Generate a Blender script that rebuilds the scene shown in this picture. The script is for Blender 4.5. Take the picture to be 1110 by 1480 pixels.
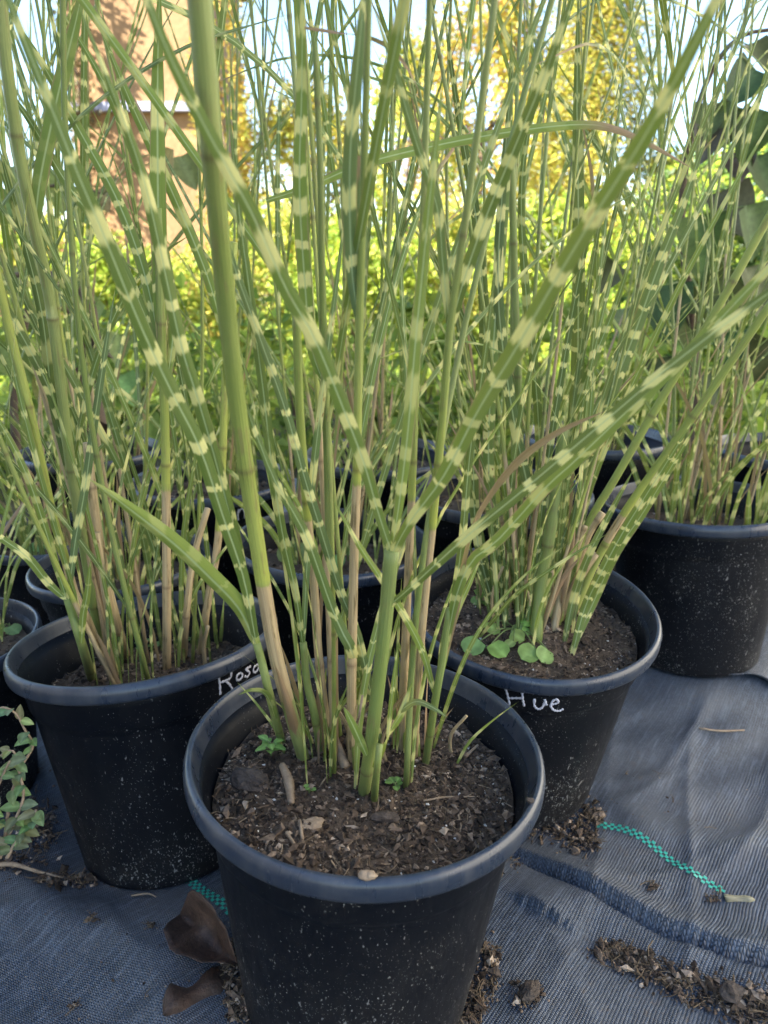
import bpy, math, random
import numpy as np
from mathutils import Vector, Matrix, noise as mnoise
RAD = math.radians
random.seed(7); np.random.seed(7)
scene = bpy.context.scene
col = scene.collection
for o in list(bpy.data.objects): bpy.data.objects.remove(o)

# ------------------------------------------------------------------ camera
CAM_H = 0.589; PITCH = RAD(18.09); FPX = 1026.0
cd = bpy.data.cameras.new('camera'); cam = bpy.data.objects.new('camera', cd); col.objects.link(cam)
cam.location = (0, 0, CAM_H); cam.rotation_euler = (math.pi/2 - PITCH, 0, 0)
cd.sensor_fit = 'VERTICAL'; cd.sensor_height = 36.0; cd.lens = FPX/1480*36
cd.clip_start = 0.02; cd.clip_end = 300
cd.dof.use_dof = True; cd.dof.focus_distance = 0.60; cd.dof.aperture_fstop = 8.0
scene.camera = cam
# ------------------------------------------------------------------ sky, sun, exposure
SUN_EL, SUN_AZ = RAD(34), RAD(245)      # azimuth clockwise from +Y (the way the camera looks)
w = bpy.data.worlds.new('World'); scene.world = w; w.use_nodes = True
nt = w.node_tree; bg = nt.nodes['Background']
sky = nt.nodes.new('ShaderNodeTexSky'); sky.sky_type = 'NISHITA'; sky.sun_disc = False
sky.sun_elevation = SUN_EL; sky.sun_rotation = SUN_AZ; sky.air_density = 1.0; sky.dust_density = 0.6; sky.ozone_density = 1.6
nt.links.new(sky.outputs[0], bg.inputs[0]); bg.inputs[1].default_value = 0.078
sd = bpy.data.lights.new('sun', 'SUN'); sd.energy = 5.0; sd.angle = RAD(0.5); sd.color = (1, .93, .8)
sun = bpy.data.objects.new('sun', sd); col.objects.link(sun)
sv = Vector((math.sin(SUN_AZ)*math.cos(SUN_EL), math.cos(SUN_AZ)*math.cos(SUN_EL), math.sin(SUN_EL)))
sun.rotation_euler = sv.to_track_quat('Z', 'Y').to_euler(); sun.location = (0, -3, 8)
scene.view_settings.view_transform = 'Standard'; scene.view_settings.look = 'None'
scene.view_settings.gamma = 1.0; scene.view_settings.exposure = 2.9
scene.cycles.max_bounces = 8; scene.cycles.transparent_max_bounces = 8
scene.cycles.use_denoising = True

# ------------------------------------------------------------------ helpers: pixels of the photograph to rays
CP, SP = math.cos(PITCH), math.sin(PITCH)
def ray(px, py):
    u, v = (px-555)/FPX, (py-740)/FPX
    return Vector((u, CP - v*SP, -(SP + v*CP)))
ORG = Vector((0, 0, CAM_H))
def PY(px, py, Y):                      # point at forward distance Y
    d = ray(px, py); return ORG + d*(Y/d.y)
def PZ(px, py, z):                      # point on the level z
    d = ray(px, py); return ORG + d*((z-CAM_H)/d.z)
def proj(P):
    P = np.asarray(P, float); x, y, z = P[..., 0], P[..., 1], P[..., 2]-CAM_H
    d = y*CP - z*SP
    return np.stack([555+FPX*x/d, 740+FPX*(-(y*SP+z*CP))/d], -1)

def tag(o, label=None, cat=None, group=None, kind=None):
    if label: o['label'] = label
    if cat: o['category'] = cat
    if group: o['group'] = group
    if kind: o['kind'] = kind
    return o
def empty(name, loc=(0, 0, 0), parent=None):
    o = bpy.data.objects.new(name, None); col.objects.link(o); o.location = loc; o.empty_display_size = .05
    if parent: o.parent = parent
    return o
def mesh_obj(name, verts, faces, mat, parent=None, smooth=True, uv=None, colr=None, world=True):
    me = bpy.data.meshes.new(name)
    me.from_pydata([tuple(v) for v in verts] if not isinstance(verts, np.ndarray) else verts.tolist(), [], faces if not isinstance(faces, np.ndarray) else faces.tolist())
    if smooth: me.polygons.foreach_set('use_smooth', [True]*len(me.polygons))
    li = np.empty(len(me.loops), np.int32); me.loops.foreach_get('vertex_index', li)
    if uv is not None:
        ul = me.uv_layers.new(name='UVMap'); ul.data.foreach_set('uv', np.asarray(uv, np.float32)[li].ravel())
    if colr is not None:
        ca = me.color_attributes.new('Col', 'FLOAT_COLOR', 'POINT')
        c = np.asarray(colr, np.float32)
        if c.shape[1] == 3: c = np.concatenate([c, np.ones((len(c), 1), np.float32)], 1)
        ca.data.foreach_set('color', c.ravel())
    me.materials.append(mat); me.update()
    o = bpy.data.objects.new(name, me); col.objects.link(o)
    if parent:
        o.parent = parent
        if world: o.matrix_parent_inverse = parent_world(parent).inverted()
    return o
def parent_world(p):
    m = p.matrix_basis.copy()
    while p.parent: m = p.parent.matrix_basis @ p.matrix_parent_inverse @ m if False else (p.parent.matrix_basis @ p.matrix_parent_inverse @ m); p = p.parent
    return m

# ------------------------------------------------------------------ materials
class NB:
    def __init__(s, name):
        s.m = bpy.data.materials.new(name); s.m.use_nodes = True; s.t = s.m.node_tree
        s.b = s.t.nodes['Principled BSDF']; s.out = s.t.nodes['Material Output']
    def n(s, ty, **k):
        nd = s.t.nodes.new(ty)
        for a, v in k.items(): setattr(nd, a, v)
        return nd
    def lk(s, a, b):
        if isinstance(a, (int, float)): b.default_value = a
        elif isinstance(a, tuple): b.default_value = a if len(a) == 4 or b.type == 'VECTOR' else a+(1,)
        else: s.t.links.new(a, b)
        return b
    def ma(s, op, a, b=0, c=0, clamp=False):
        nd = s.n('ShaderNodeMath', operation=op, use_clamp=clamp)
        s.lk(a, nd.inputs[0]); s.lk(b, nd.inputs[1]); s.lk(c, nd.inputs[2]); return nd.outputs[0]
    def mix(s, f, a, b):
        nd = s.n('ShaderNodeMix', data_type='RGBA'); s.lk(f, nd.inputs[0]); s.lk(a, nd.inputs[6]); s.lk(b, nd.inputs[7]); return nd.outputs[2]
    def ramp(s, v, lo, hi, a=0.0, b=1.0):
        nd = s.n('ShaderNodeMapRange', clamp=True); s.lk(v, nd.inputs[0])
        for i, q in enumerate((lo, hi, a, b)): s.lk(q, nd.inputs[i+1])
        return nd.outputs[0]
    def noise(s, vec, scale, detail=3, rough=.5):
        nd = s.n('ShaderNodeTexNoise'); s.lk(vec, nd.inputs['Vector']); s.lk(scale, nd.inputs['Scale']); s.lk(detail, nd.inputs['Detail']); s.lk(rough, nd.inputs['Roughness']); return nd.outputs[0]
    def comb(s, x, y, z):
        nd = s.n('ShaderNodeCombineXYZ'); s.lk(x, nd.inputs[0]); s.lk(y, nd.inputs[1]); s.lk(z, nd.inputs[2]); return nd.outputs[0]
    def sep(s, v):
        nd = s.n('ShaderNodeSeparateXYZ'); s.lk(v, nd.inputs[0]); return nd.outputs
    def scl(s, v, x, y, z):
        nd = s.n('ShaderNodeVectorMath', operation='MULTIPLY'); s.lk(v, nd.inputs[0]); s.lk((x, y, z), nd.inputs[1]); return nd.outputs[0]
    def obj(s): return s.n('ShaderNodeTexCoord').outputs['Object']
    def attr(s, name='Col'):
        nd = s.n('ShaderNodeAttribute'); nd.attribute_name = name; return nd
    def rnd(s): return s.n('ShaderNodeObjectInfo').outputs['Random']
    def white(s, v, dim='1D'):
        nd = s.n('ShaderNodeTexWhiteNoise', noise_dimensions=dim)
        s.lk(v, nd.inputs['W'] if dim == '1D' else nd.inputs['Vector']); return nd.outputs['Value']
    def bump(s, h, st, dist):
        nd = s.n('ShaderNodeBump'); s.lk(h, nd.inputs['Height']); s.lk(st, nd.inputs['Strength']); s.lk(dist, nd.inputs['Distance'])
        s.t.links.new(nd.outputs[0], s.b.inputs['Normal']); return nd.outputs[0]
    def fin(s, color, rough=.6, spec=.5, trans=0, tcol=None):
        s.lk(color, s.b.inputs['Base Color']); s.lk(rough, s.b.inputs['Roughness']); s.lk(spec, s.b.inputs['Specular IOR Level'])
        if trans:
            tr = s.n('ShaderNodeBsdfTranslucent'); s.lk(tcol if tcol is not None else color, tr.inputs[0])
            mx = s.n('ShaderNodeMixShader'); s.lk(trans, mx.inputs[0])
            s.t.links.new(s.b.outputs[0], mx.inputs[1]); s.t.links.new(tr.outputs[0], mx.inputs[2]); s.t.links.new(mx.outputs[0], s.out.inputs[0])
        return s.m

def m_zebra():
    b = NB('zebra_leaf'); uv = b.n('ShaderNodeTexCoord').outputs['UV']; u, v, _ = b.sep(uv); r = b.rnd()
    A = b.attr(); ac = b.n('ShaderNodeSeparateColor'); b.lk(A.outputs[0], ac.inputs[0]); dry, band, lime = ac.outputs
    ru = b.ma('MULTIPLY', r, 37.0); r2 = b.white(b.ma('MULTIPLY', r, 917.0)); r3 = b.white(b.ma('MULTIPLY', r, 511.0))
    n1 = b.noise(b.comb(b.ma('MULTIPLY_ADD', u, 9.0, ru), ru, 0), 1.0, 1)
    fr = b.ma('MULTIPLY_ADD', b.white(b.ma('MULTIPLY', r, 333.0)), 26.0, 20.0)
    t = b.ma('ADD', b.ma('MULTIPLY', u, fr), b.ma('MULTIPLY_ADD', n1, 2.6, ru))
    strip = b.ma('FLOOR', b.ma('MULTIPLY', v, 6.0))
    cell0 = b.ma('FLOOR', t)
    jag = b.white(b.comb(strip, cell0, ru), '3D'); wv0 = b.white(b.ma('ADD', cell0, b.ma('MULTIPLY', ru, 2.3)))
    mid = b.ma('ABSOLUTE', b.ma('SUBTRACT', v, .5))
    jn = b.noise(b.comb(b.ma('MULTIPLY', u, 60), b.ma('MULTIPLY', v, 26), ru), 1.0, 2)
    t2 = b.ma('ADD', t, b.ma('ADD', b.ma('MULTIPLY_ADD', jag, .10, -.05), b.ma('ADD', b.ma('MULTIPLY', mid, b.ramp(wv0, 0, 1, -.22, .12)), b.ma('MULTIPLY_ADD', jn, .12, -.06))))
    cell = b.ma('FLOOR', t2); f = b.ma('FRACT', t2)
    wv = b.white(b.ma('ADD', cell, ru))
    wd = b.ramp(wv, 0.05, 1, .08, .48)
    e1 = b.ma('SUBTRACT', wd, b.ma('ABSOLUTE', b.ma('MULTIPLY_ADD', f, 2.0, -1.0)))
    mask = b.ma('MULTIPLY', b.ma('MULTIPLY', b.ramp(e1, b.ramp(wv, .3, 1, -.03, -.13), b.ramp(wv, .3, 1, .03, .10)), b.ramp(b.white(b.ma('ADD', cell, b.ma('MULTIPLY', ru, 1.7))), 0, .4, .6, 1)), b.ma('MULTIPLY', band, b.ramp(r3, .05, .3, .55, 1.0)))
    fade = b.noise(b.comb(b.ma('MULTIPLY', u, 7.0), ru, 3.0), 1.0, 1)
    big = b.noise(b.comb(b.ma('MULTIPLY', u, 14), b.ma('MULTIPLY', v, 1.5), ru), 1.0, 3)
    vein = b.noise(b.comb(b.ma('MULTIPLY', u, 12), b.ma('MULTIPLY', v, 30), ru), 1.0, 2)
    g0 = b.mix(r2, (.045, .082, .018), (.160, .238, .040)); g1 = b.mix(b.ramp(r3, .7, 1, 0, .7), g0, (.080, .140, .085)); g2 = b.mix(b.ramp(big, .35, .75, 0, .55), g1, (.165, .205, .065))
    g3 = b.mix(b.ramp(vein, .45, .75, 0, .35), g2, (.26, .29, .105))
    g4 = b.mix(lime, g3, (.32, .39, .07))
    yel = b.mix(b.ramp(jn, .3, .8), (.78, .71, .29), (.66, .62, .22))
    spk = b.ramp(b.noise(b.comb(b.ma('MULTIPLY', u, 170), b.ma('MULTIPLY', v, 5), ru), 1.0, 3), .60, .68)
    spk = b.ma('MULTIPLY', spk, b.ramp(fade, .50, .62))
    yel = b.mix(spk, yel, (.33, .11, .035))
    c = b.mix(mask, g4, yel)
    c = b.mix(b.ma('MULTIPLY', b.ramp(mid, .085, .03), .7), c, (.42, .50, .25))
    br = b.mix(vein, (.20, .10, .055), (.40, .29, .18))
    spots = b.ma('MULTIPLY', b.ramp(b.noise(b.comb(b.ma('MULTIPLY', u, 60), b.ma('MULTIPLY', v, 3), ru), 1.0, 4), .68, .74), .55)
    c = b.mix(spots, c, (.24, .15, .06))
    edge = b.ma('MULTIPLY', b.ramp(b.ma('ADD', mid, b.ma('MULTIPLY', b.noise(b.comb(b.ma('MULTIPLY', u, 28), b.ma('MULTIPLY', v, 2), ru), 1.0, 4), .34)), .60, .68), b.ramp(r2, .35, .8, 0, .8))
    c = b.mix(edge, c, br)
    c = b.mix(dry, c, br)
    b.bump(b.ma('ADD', vein, b.ma('MULTIPLY', b.ramp(mid, .09, .02), .8)), .35, .0006)
    return b.fin(c, .48, .25, .22, b.mix(.45, c, (.46, .52, .08)))
def m_culm():
    b = NB('culm'); uv = b.n('ShaderNodeTexCoord').outputs['UV']; u, v, _ = b.sep(uv); r = b.rnd(); ru = b.ma('MULTIPLY', r, 31.0)
    A = b.attr(); ac = b.n('ShaderNodeSeparateColor'); b.lk(A.outputs[0], ac.inputs[0]); dry, dark, lime = ac.outputs
    st = b.noise(b.comb(b.ma('MULTIPLY', u, 14), b.ma('MULTIPLY', v, 22), ru), 1.0, 3)
    bl = b.noise(b.comb(b.ma('MULTIPLY', u, 45), b.ma('MULTIPLY', v, 4), ru), 1.0, 4)
    g = b.mix(st, (.125, .180, .036), (.215, .270, .068)); g = b.mix(b.ramp(b.noise(b.comb(b.ma('MULTIPLY', u, 5), ru, 0), 1.0, 2), .4, .65, 0, .7), g, (.29, .325, .12)); g = b.mix(lime, g, (.42, .45, .08))
    tan = b.mix(b.ramp(st, .3, .7), (.56, .43, .235), (.34, .245, .13)); tan = b.mix(b.ma('MULTIPLY', b.ramp(bl, .60, .70), .75), tan, (.11, .065, .035))
    c = b.mix(b.ramp(b.ma('ADD', dry, b.ma('MULTIPLY_ADD', st, .5, -.25)), .42, .58), g, tan)
    c = b.mix(b.ma('MULTIPLY', b.ramp(bl, .56, .68), .5), c, (.21, .17, .07))
    c = b.mix(dark, c, (.10, .055, .03))
    b.bump(b.ma('ADD', st, b.ma('MULTIPLY', bl, .5)), .8, .0009)
    return b.fin(c, .5, .4)
def m_plastic(name, base, rough, grime, spec=.5, dust=1.):
    b = NB(name); p = b.obj(); r = b.rnd()
    off = b.n('ShaderNodeVectorMath', operation='ADD'); b.lk(p, off.inputs[0]); b.lk(b.comb(r, b.ma('MULTIPLY', r, 3.1), 0), off.inputs[1]); p = off.outputs[0]
    n1 = b.noise(p, 9, 5, .6); n2 = b.noise(b.scl(p, 1, 1, .25), 60, 4, .65); n3 = b.noise(p, 300, 3)
    low = b.ramp(b.sep(b.obj())[2], .20, .0, 0, .05)
    f1 = b.noise(b.scl(p, 1, 1, .6), 620, 2, .6); f2 = b.noise(b.scl(p, 1, 1, .45), 260, 3, .6)
    th = b.ma('SUBTRACT', b.ramp(n1, .35, .7, .73, .635), low)
    spot = b.ma('MULTIPLY', b.ramp(f1, th, b.ma('ADD', th, .04)), b.ramp(b.noise(p, 37, 2), .35, .7, .25, 1))
    spot = b.ma('MAXIMUM', spot, b.ma('MULTIPLY', b.ramp(f2, b.ma('ADD', th, .0), b.ma('ADD', th, .05)), .6))
    c = b.mix(b.ma('MULTIPLY', b.ramp(n2, .45, .8), grime), base, (.15, .145, .135)); c = b.mix(b.ma('MULTIPLY', b.ma('ADD', b.ramp(n1, .5, .75), b.ma('MULTIPLY', low, 14.0)), .035), c, (.30, .26, .21))
    c = b.mix(b.ma('MULTIPLY', spot, .8*dust), c, (.42, .41, .38))
    b.bump(b.ma('ADD', b.ma('MULTIPLY', n3, .4), n2), .12, .0008)
    return b.fin(c, b.ramp(n2, .3, .8, rough-.06, rough+.2), spec)
def m_vcol(name, rough=.85, var=.25, nscale=400, trans=0, spec=.3, bump=.0):
    b = NB(name); A = b.attr(); n = b.noise(b.obj(), nscale, 4)
    hs = b.n('ShaderNodeHueSaturation'); b.lk(A.outputs[0], hs.inputs['Color']); b.lk(b.ramp(n, .3, .7, 1-var, 1+var), hs.inputs['Value'])
    if bump: b.bump(n, .6, bump)
    return b.fin(hs.outputs[0], rough, spec, trans)
def m_soil():
    b = NB('potting_soil'); p = b.obj(); n1 = b.noise(p, 55, 6, .7); n2 = b.noise(p, 420, 4, .7); n3 = b.noise(p, 14, 2)
    c = b.mix(b.ramp(n1, .3, .7), (.042, .030, .021), (.135, .098, .068)); c = b.mix(b.ramp(n2, .5, .8, 0, .7), c, (.225, .172, .125)); c = b.mix(b.ramp(n3, .45, .7, 0, .4), c, (.052, .033, .020))
    b.bump(b.ma('ADD', n1, b.ma('MULTIPLY', n2, .5)), .9, .004)
    return b.fin(c, .9, .2)
WEAVE_A = RAD(-38)
def m_cloth():
    b = NB('woven_ground_cloth'); p = b.obj()
    wob = b.noise(p, 5, 2); wob2 = b.noise(p, 70, 2)
    x, y, z = b.sep(p); ca, sa = math.cos(WEAVE_A), math.sin(WEAVE_A)
    wv = b.ma('ADD', b.ma('MULTIPLY', wob, .018), b.ma('MULTIPLY', wob2, .0016))
    s = b.ma('ADD', b.ma('ADD', b.ma('MULTIPLY', x, ca), b.ma('MULTIPLY', y, sa)), wv)
    q = b.ma('ADD', b.ma('ADD', b.ma('MULTIPLY', x, -sa), b.ma('MULTIPLY', y, ca)), wv)
    ps, pq = 1/.0029, 1/.0020
    fs = b.ma('FRACT', b.ma('MULTIPLY', s, ps)); row = b.ma('FLOOR', b.ma('MULTIPLY', s, ps))
    q2 = b.ma('ADD', b.ma('MULTIPLY', q, pq), b.ma('MULTIPLY', row, .5)); fq = b.ma('FRACT', q2)
    tid = b.white(b.comb(row, b.ma('FLOOR', q2), 0), '3D')
    rid = b.white(row)
    hs_ = b.ma('SINE', b.ma('MULTIPLY', fs, math.pi)); hq = b.ma('SINE', b.ma('MULTIPLY', fq, math.pi))
    h = b.ma('MULTIPLY', b.ma('POWER', hs_, .6), b.ma('POWER', hq, .8))
    dirt = b.noise(p, 7, 5, .65); dirt2 = b.noise(p, 90, 4, .7)
    c = b.mix(b.ramp(h, .25, .95), (.018, .024, .034), (.082, .106, .145))
    c = b.mix(b.ma('MULTIPLY', b.ramp(tid, .55, 1), .35), c, (.145, .18, .235))
    c = b.mix(b.ma('MULTIPLY', rid, .30), c, (.03, .036, .044)); c = b.mix(b.ramp(b.noise(b.comb(b.ma('MULTIPLY', s, 260), b.ma('MULTIPLY', q, 26), 0), 1.0, 3), .5, .72, 0, .55), c, (.18, .215, .27))
    c = b.mix(b.ramp(dirt, .42, .72, 0, .6), c, (.118, .127, .140))
    c = b.mix(b.ma('MULTIPLY', b.ramp(dirt2, .56, .74), b.ramp(dirt, .42, .62, .05, .6)), c, (.12, .085, .055))
    b.bump(b.ma('ADD', h, b.ma('MULTIPLY', dirt2, .5)), .8, .0011)
    return b.fin(c, .42, .55)
def m_plain(name, ca, cb, scale=20, rough=.7, bump=.002, spec=.3, trans=0, stretch=(1, 1, 1)):
    b = NB(name); p = b.scl(b.obj(), *stretch); n = b.noise(p, scale, 5, .65); n2 = b.noise(p, scale*6, 3)
    c = b.mix(b.ramp(n, .3, .7), ca, cb); c = b.mix(b.ramp(n2, .5, .8, 0, .35), c, tuple(min(1, k*1.5) for k in cb))
    if bump: b.bump(b.ma('ADD', n, b.ma('MULTIPLY', n2, .4)), .6, bump)
    return b.fin(c, rough, spec, trans)
M = dict(zebra=m_zebra(), culm=m_culm(),
    pot=m_plastic('black_pot_plastic', (.0030, .0040, .0066), .42, .02, .15), rim=m_plastic('worn_rim_plastic', (.019, .028, .046), .28, .30, .6, .25),
    soil=m_soil(), crumb=m_vcol('soil_crumbs', .9, .35, 300, 0, .2), cloth=m_cloth(),
    ink=m_plain('white_marker_ink', (.50, .50, .58), (.66, .65, .72), 300, .6, 0),
    leafv=m_vcol('leaf_green', .5, .2, 120, .3, .35, .0), bgleaf=m_vcol('sunlit_leaf', .55, .12, 30, .35, .3),
    brown=m_plain('withered_leaf', (.030, .018, .013), (.095, .056, .038), 90, .55, .003, .35),
    pale=m_plain('pale_dry_leaf', (.20, .19, .11), (.33, .30, .20), 60, .6, .001),
    bark=m_plain('bark', (.06, .042, .03), (.16, .12, .085), 40, .85, .004, .2, 0, (1, 1, .3)),
    twig=m_plain('dry_twig', (.20, .14, .09), (.36, .27, .18), 80, .75, .001),
    lump=m_plain('bark_chunk', (.035, .026, .020), (.10, .078, .062), 120, .85, .003),
    earth=m_plain('garden_earth', (.05, .040, .022), (.10, .085, .035), 3, .9, .02),
    meadow=m_vcol('meadow_blades', .6, .2, 10, .35, .2),
    tracer=m_plain('green_tracer_thread', (.03, .34, .25), (.06, .46, .34), 400, .45, 0),
    plaster=m_plain('tan_plaster', (.20, .115, .055), (.29, .18, .09), 2.5, .85, .03),
    ledge=m_plain('pale_blue_ledge', (.22, .23, .33), (.30, .31, .40), 6, .6, .004),
    tile=m_plain('terracotta_tile', (.25, .09, .045), (.34, .14, .07), 9, .8, .01),
    white=m_plain('white_board', (.62, .60, .54), (.74, .72, .66), 8, .6, .001),
    added_wall=m_plain('added_house_render', (.55, .53, .50), (.66, .64, .60), 2, .85, .004),
    glass=m_plain('dark_window_glass', (.03, .04, .05), (.05, .06, .07), 3, .1, 0, .8))

# ------------------------------------------------------------------ geometry helpers
def catmull(pts, n):
    P = np.array([tuple(p) for p in pts], float)
    if len(P) == 2: return P[0] + (P[1]-P[0])*np.linspace(0, 1, n)[:, None]
    P = np.vstack([2*P[0]-P[1], P, 2*P[-1]-P[-2]]); seg = len(P)-3
    L = np.linalg.norm(np.diff(P[1:-1], axis=0), axis=1); cum = np.concatenate([[0], np.cumsum(L)])
    out = []
    for s in np.linspace(0, cum[-1], n):
        i = min(max(int(np.searchsorted(cum, s, 'right'))-1, 0), seg-1); t = (s-cum[i])/max(L[i], 1e-9)
        a, b, c, d = P[i:i+4]
        out.append(.5*((2*b)+(-a+c)*t+(2*a-5*b+4*c-d)*t*t+(-a+3*b-3*c+d)*t**3))
    return np.array(out)
def tangents(C):
    T = np.gradient(C, axis=0); return T/np.maximum(np.linalg.norm(T, axis=1), 1e-9)[:, None]
def arclen(C): return np.concatenate([[0], np.cumsum(np.linalg.norm(np.diff(C, axis=0), axis=1))])
def unit(v): return v/np.maximum(np.linalg.norm(v, axis=-1), 1e-9)[..., None]
def tube_data(C, R, k=8, cap=True):
    C = np.asarray(C); n = len(C); T = tangents(C); ref = np.array([0., 1, 0]) if abs(T[0][1]) < .9 else np.array([1., 0, 0])
    N = np.zeros_like(C)
    a = ref - T[0]*(ref@T[0]); a /= np.linalg.norm(a)
    for i in range(n):
        a = a - T[i]*(a@T[i]); a /= np.linalg.norm(a); N[i] = a
    B = np.cross(T, N); th = np.linspace(0, 2*math.pi, k, endpoint=False)
    R = np.broadcast_to(np.asarray(R, float), (n,))
    V = C[:, None]+R[:, None, None]*(np.cos(th)[None, :, None]*N[:, None]+np.sin(th)[None, :, None]*B[:, None])
    F = [(i*k+j, i*k+(j+1) % k, (i+1)*k+(j+1) % k, (i+1)*k+j) for i in range(n-1) for j in range(k)]
    if cap: F += [tuple(range(k))[::-1], tuple((n-1)*k+j for j in range(k))]
    s = arclen(C); UV = np.stack([np.repeat(s, k), np.tile(np.abs(np.linspace(-1, 1, k)), n)], 1)
    return V.reshape(-1, 3), F, UV
def tube(name, pts, R, mat, parent=None, k=6, n=None):
    C = catmull(pts, n or max(6, 3*len(pts))) ; R = np.interp(np.linspace(0, 1, len(C)), np.linspace(0, 1, len(np.atleast_1d(R))), np.atleast_1d(R))
    V, F, UV = tube_data(C, R, k); return mesh_obj(name, V, F, mat, parent, uv=UV)
def merge(parts):
    V, F, o = [], [], 0
    for v, f in parts:
        V.append(np.asarray(v)); F += [tuple(i+o for i in q) for q in f]; o += len(v)
    return np.concatenate(V), F

# ------------------------------------------------------------------ pots: where they stand (fitted from the rims and bases)
H0, RT, RB = .2424, .140, .1017
POTS = [  # key, x, y, z, tilt a (top to +x), tilt b (top to +y), scale, soil height fraction, label bits
 ('front', -.025, .478, .000, .045, .0, 1.0, .845), ('rosa', -.240, .665, -.012, -.07, .107, 1.0, .76),
 ('hue', .160, .756, .005, .022, -.127, 1.0, .86), ('right', .483, 1.004, .036, -.05, .042, 1.0, .80),
 ('midleft', -.361, .935, .0, -.05, .0, .89, .80), ('farleft', -.56, 1.12, -.02, 0, .02, .85, .80),
 ('lowleft', -.525, .735, -.015, -.02, 0, .86, .88), ('centre', -.080, .940, .002, .03, .0, 1.0, .82),
 ('behindhue', .176, 1.040, .045, .0, .0, 1.0, .85), ('lettern', -.30, 1.20, .02, 0, .0, 1.0, .85),
 ('backmid', -.005, 1.26, .05, 0, 0, 1.0, .85), ('backright', .40, 1.32, .07, 0, 0, 1.0, .85),
 ('backfarright', .74, 1.25, .06, 0, 0, 1.0, .85), ('backleft', -.60, 1.42, .02, 0, 0, 1.0, .85)]
def pot_matrix(p): return Matrix.Translation((p[1], p[2], p[3])) @ Matrix.Rotation(-p[5], 4, 'X') @ Matrix.Rotation(p[4], 4, 'Y') @ Matrix.Scale(p[6], 4)
PM = {p[0]: pot_matrix(p) for p in POTS}; PD = {p[0]: p for p in POTS}

# ------------------------------------------------------------------ ground level
def seg_dist(X, Y, line):
    best = np.full(X.shape, 9.); side = np.zeros(X.shape)
    for (a, b) in zip(line[:-1], line[1:]):
        dx, dy = b[0]-a[0], b[1]-a[1]; L2 = dx*dx+dy*dy
        t = np.clip(((X-a[0])*dx+(Y-a[1])*dy)/L2, 0, 1); ex, ey = X-a[0]-t*dx, Y-a[1]-t*dy; d = np.hypot(ex, ey)
        m = d < best; best = np.where(m, d, best); side = np.where(m, np.sign(dx*ey-dy*ex), side)
    return best, side
def glin(pts): return [(PZ(x, y, 0).x, PZ(x, y, 0).y) for x, y in pts]
FOLD1 = glin([(740, 1212), (850, 1275), (960, 1335), (1060, 1372), (1180, 1400)])
FOLD2 = glin([(850, 1352), (940, 1400), (1020, 1440), (1130, 1500)])
FOLD3 = glin([(-60, 1330), (60, 1318), (160, 1345), (240, 1420), (260, 1500)])
FOLD4 = glin([(840, 1130), (930, 1190), (1040, 1225), (1160, 1240)])
def gz(X, Y):
    X = np.asarray(X, float); Y = np.asarray(Y, float)
    base = .05*np.clip((Y-.75)/.6, 0, 1.2)**1.2
    r = .0035*np.sin(9*X+3*Y+1)+.003*np.sin(-6*X+11*Y)+.0018*np.sin(23*X-17*Y+.5)+.0012*np.sin(31*X+41*Y)
    d, s = seg_dist(X, Y, FOLD1); sd = d*s; r = r + (.010*np.exp(-(np.maximum(sd, 0)/.022)**2)*(sd > -.003)+.010*np.exp(-((sd+.003)/.003)**2)*(sd <= -.003)-.011*np.exp(-((sd+.009)/.0045)**2))*np.clip((X-.08)/.05, 0, 1)*np.clip((.62-X)/.25, 0, 1)
    d, s = seg_dist(X, Y, FOLD2); r = r - .006*np.exp(-(d/.02)**2) + .010*np.exp(-((d-.045)/.03)**2)*(s > 0)
    d, s = seg_dist(X, Y, FOLD3); r = r + .012*np.exp(-(d/np.where(s > 0, .035, .02))**2)
    d, s = seg_dist(X, Y, FOLD4); r = r + .008*np.exp(-(d/.025)**2)
    r = r + .0030*np.sin(60*X+35*Y+2.2*np.sin(14*Y)+1.5*np.sin(11*X))*np.clip(np.sin(7*X-5*Y)+.3, 0, 1) + .0022*np.sin(-38*X+75*Y+2*np.sin(17*X))*np.clip(np.sin(5*X+6*Y+1), 0, 1)
    for ax, ay, ph, am, wx in ((14, 9, .3, .0042, 1.7), (-6, 19, 1.9, .0038, 2.3), (21, -13, 4.0, .0030, 1.3), (8, 27, 2.6, .0026, 3.1)):
        t_ = np.sin(ax*X+ay*Y+ph+1.1*np.sin(wx*5*X-3*Y)+.7*np.sin(7*Y+wx*4*X)); r = r + am*(1-np.abs(t_))**4*np.clip(np.sin(wx*3*X+4*Y+ph)+.5, 0, 1.2)
    num = np.zeros(X.shape); den = np.zeros(X.shape); mx = np.zeros(X.shape)
    for p in POTS:
        dd = np.hypot(X-p[1], Y-p[2]); wgt = np.exp(-(dd/(.135*p[6]))**6)
        pl = p[3] - math.tan(p[4])*(X-p[1]) - math.tan(p[5])*(Y-p[2]) - .003
        num += wgt*pl; den += wgt; mx = np.maximum(mx, wgt)
    return np.where(den > 1e-6, (num/np.maximum(den, 1e-6))*mx, 0) + (1-mx)*(base+r)
def G(px, py, lift=0):
    z = 0.
    for _ in range(6):
        p = PZ(px, py, z); z = float(gz(p.x, p.y))
    return Vector((p.x, p.y, z+lift))

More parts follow.
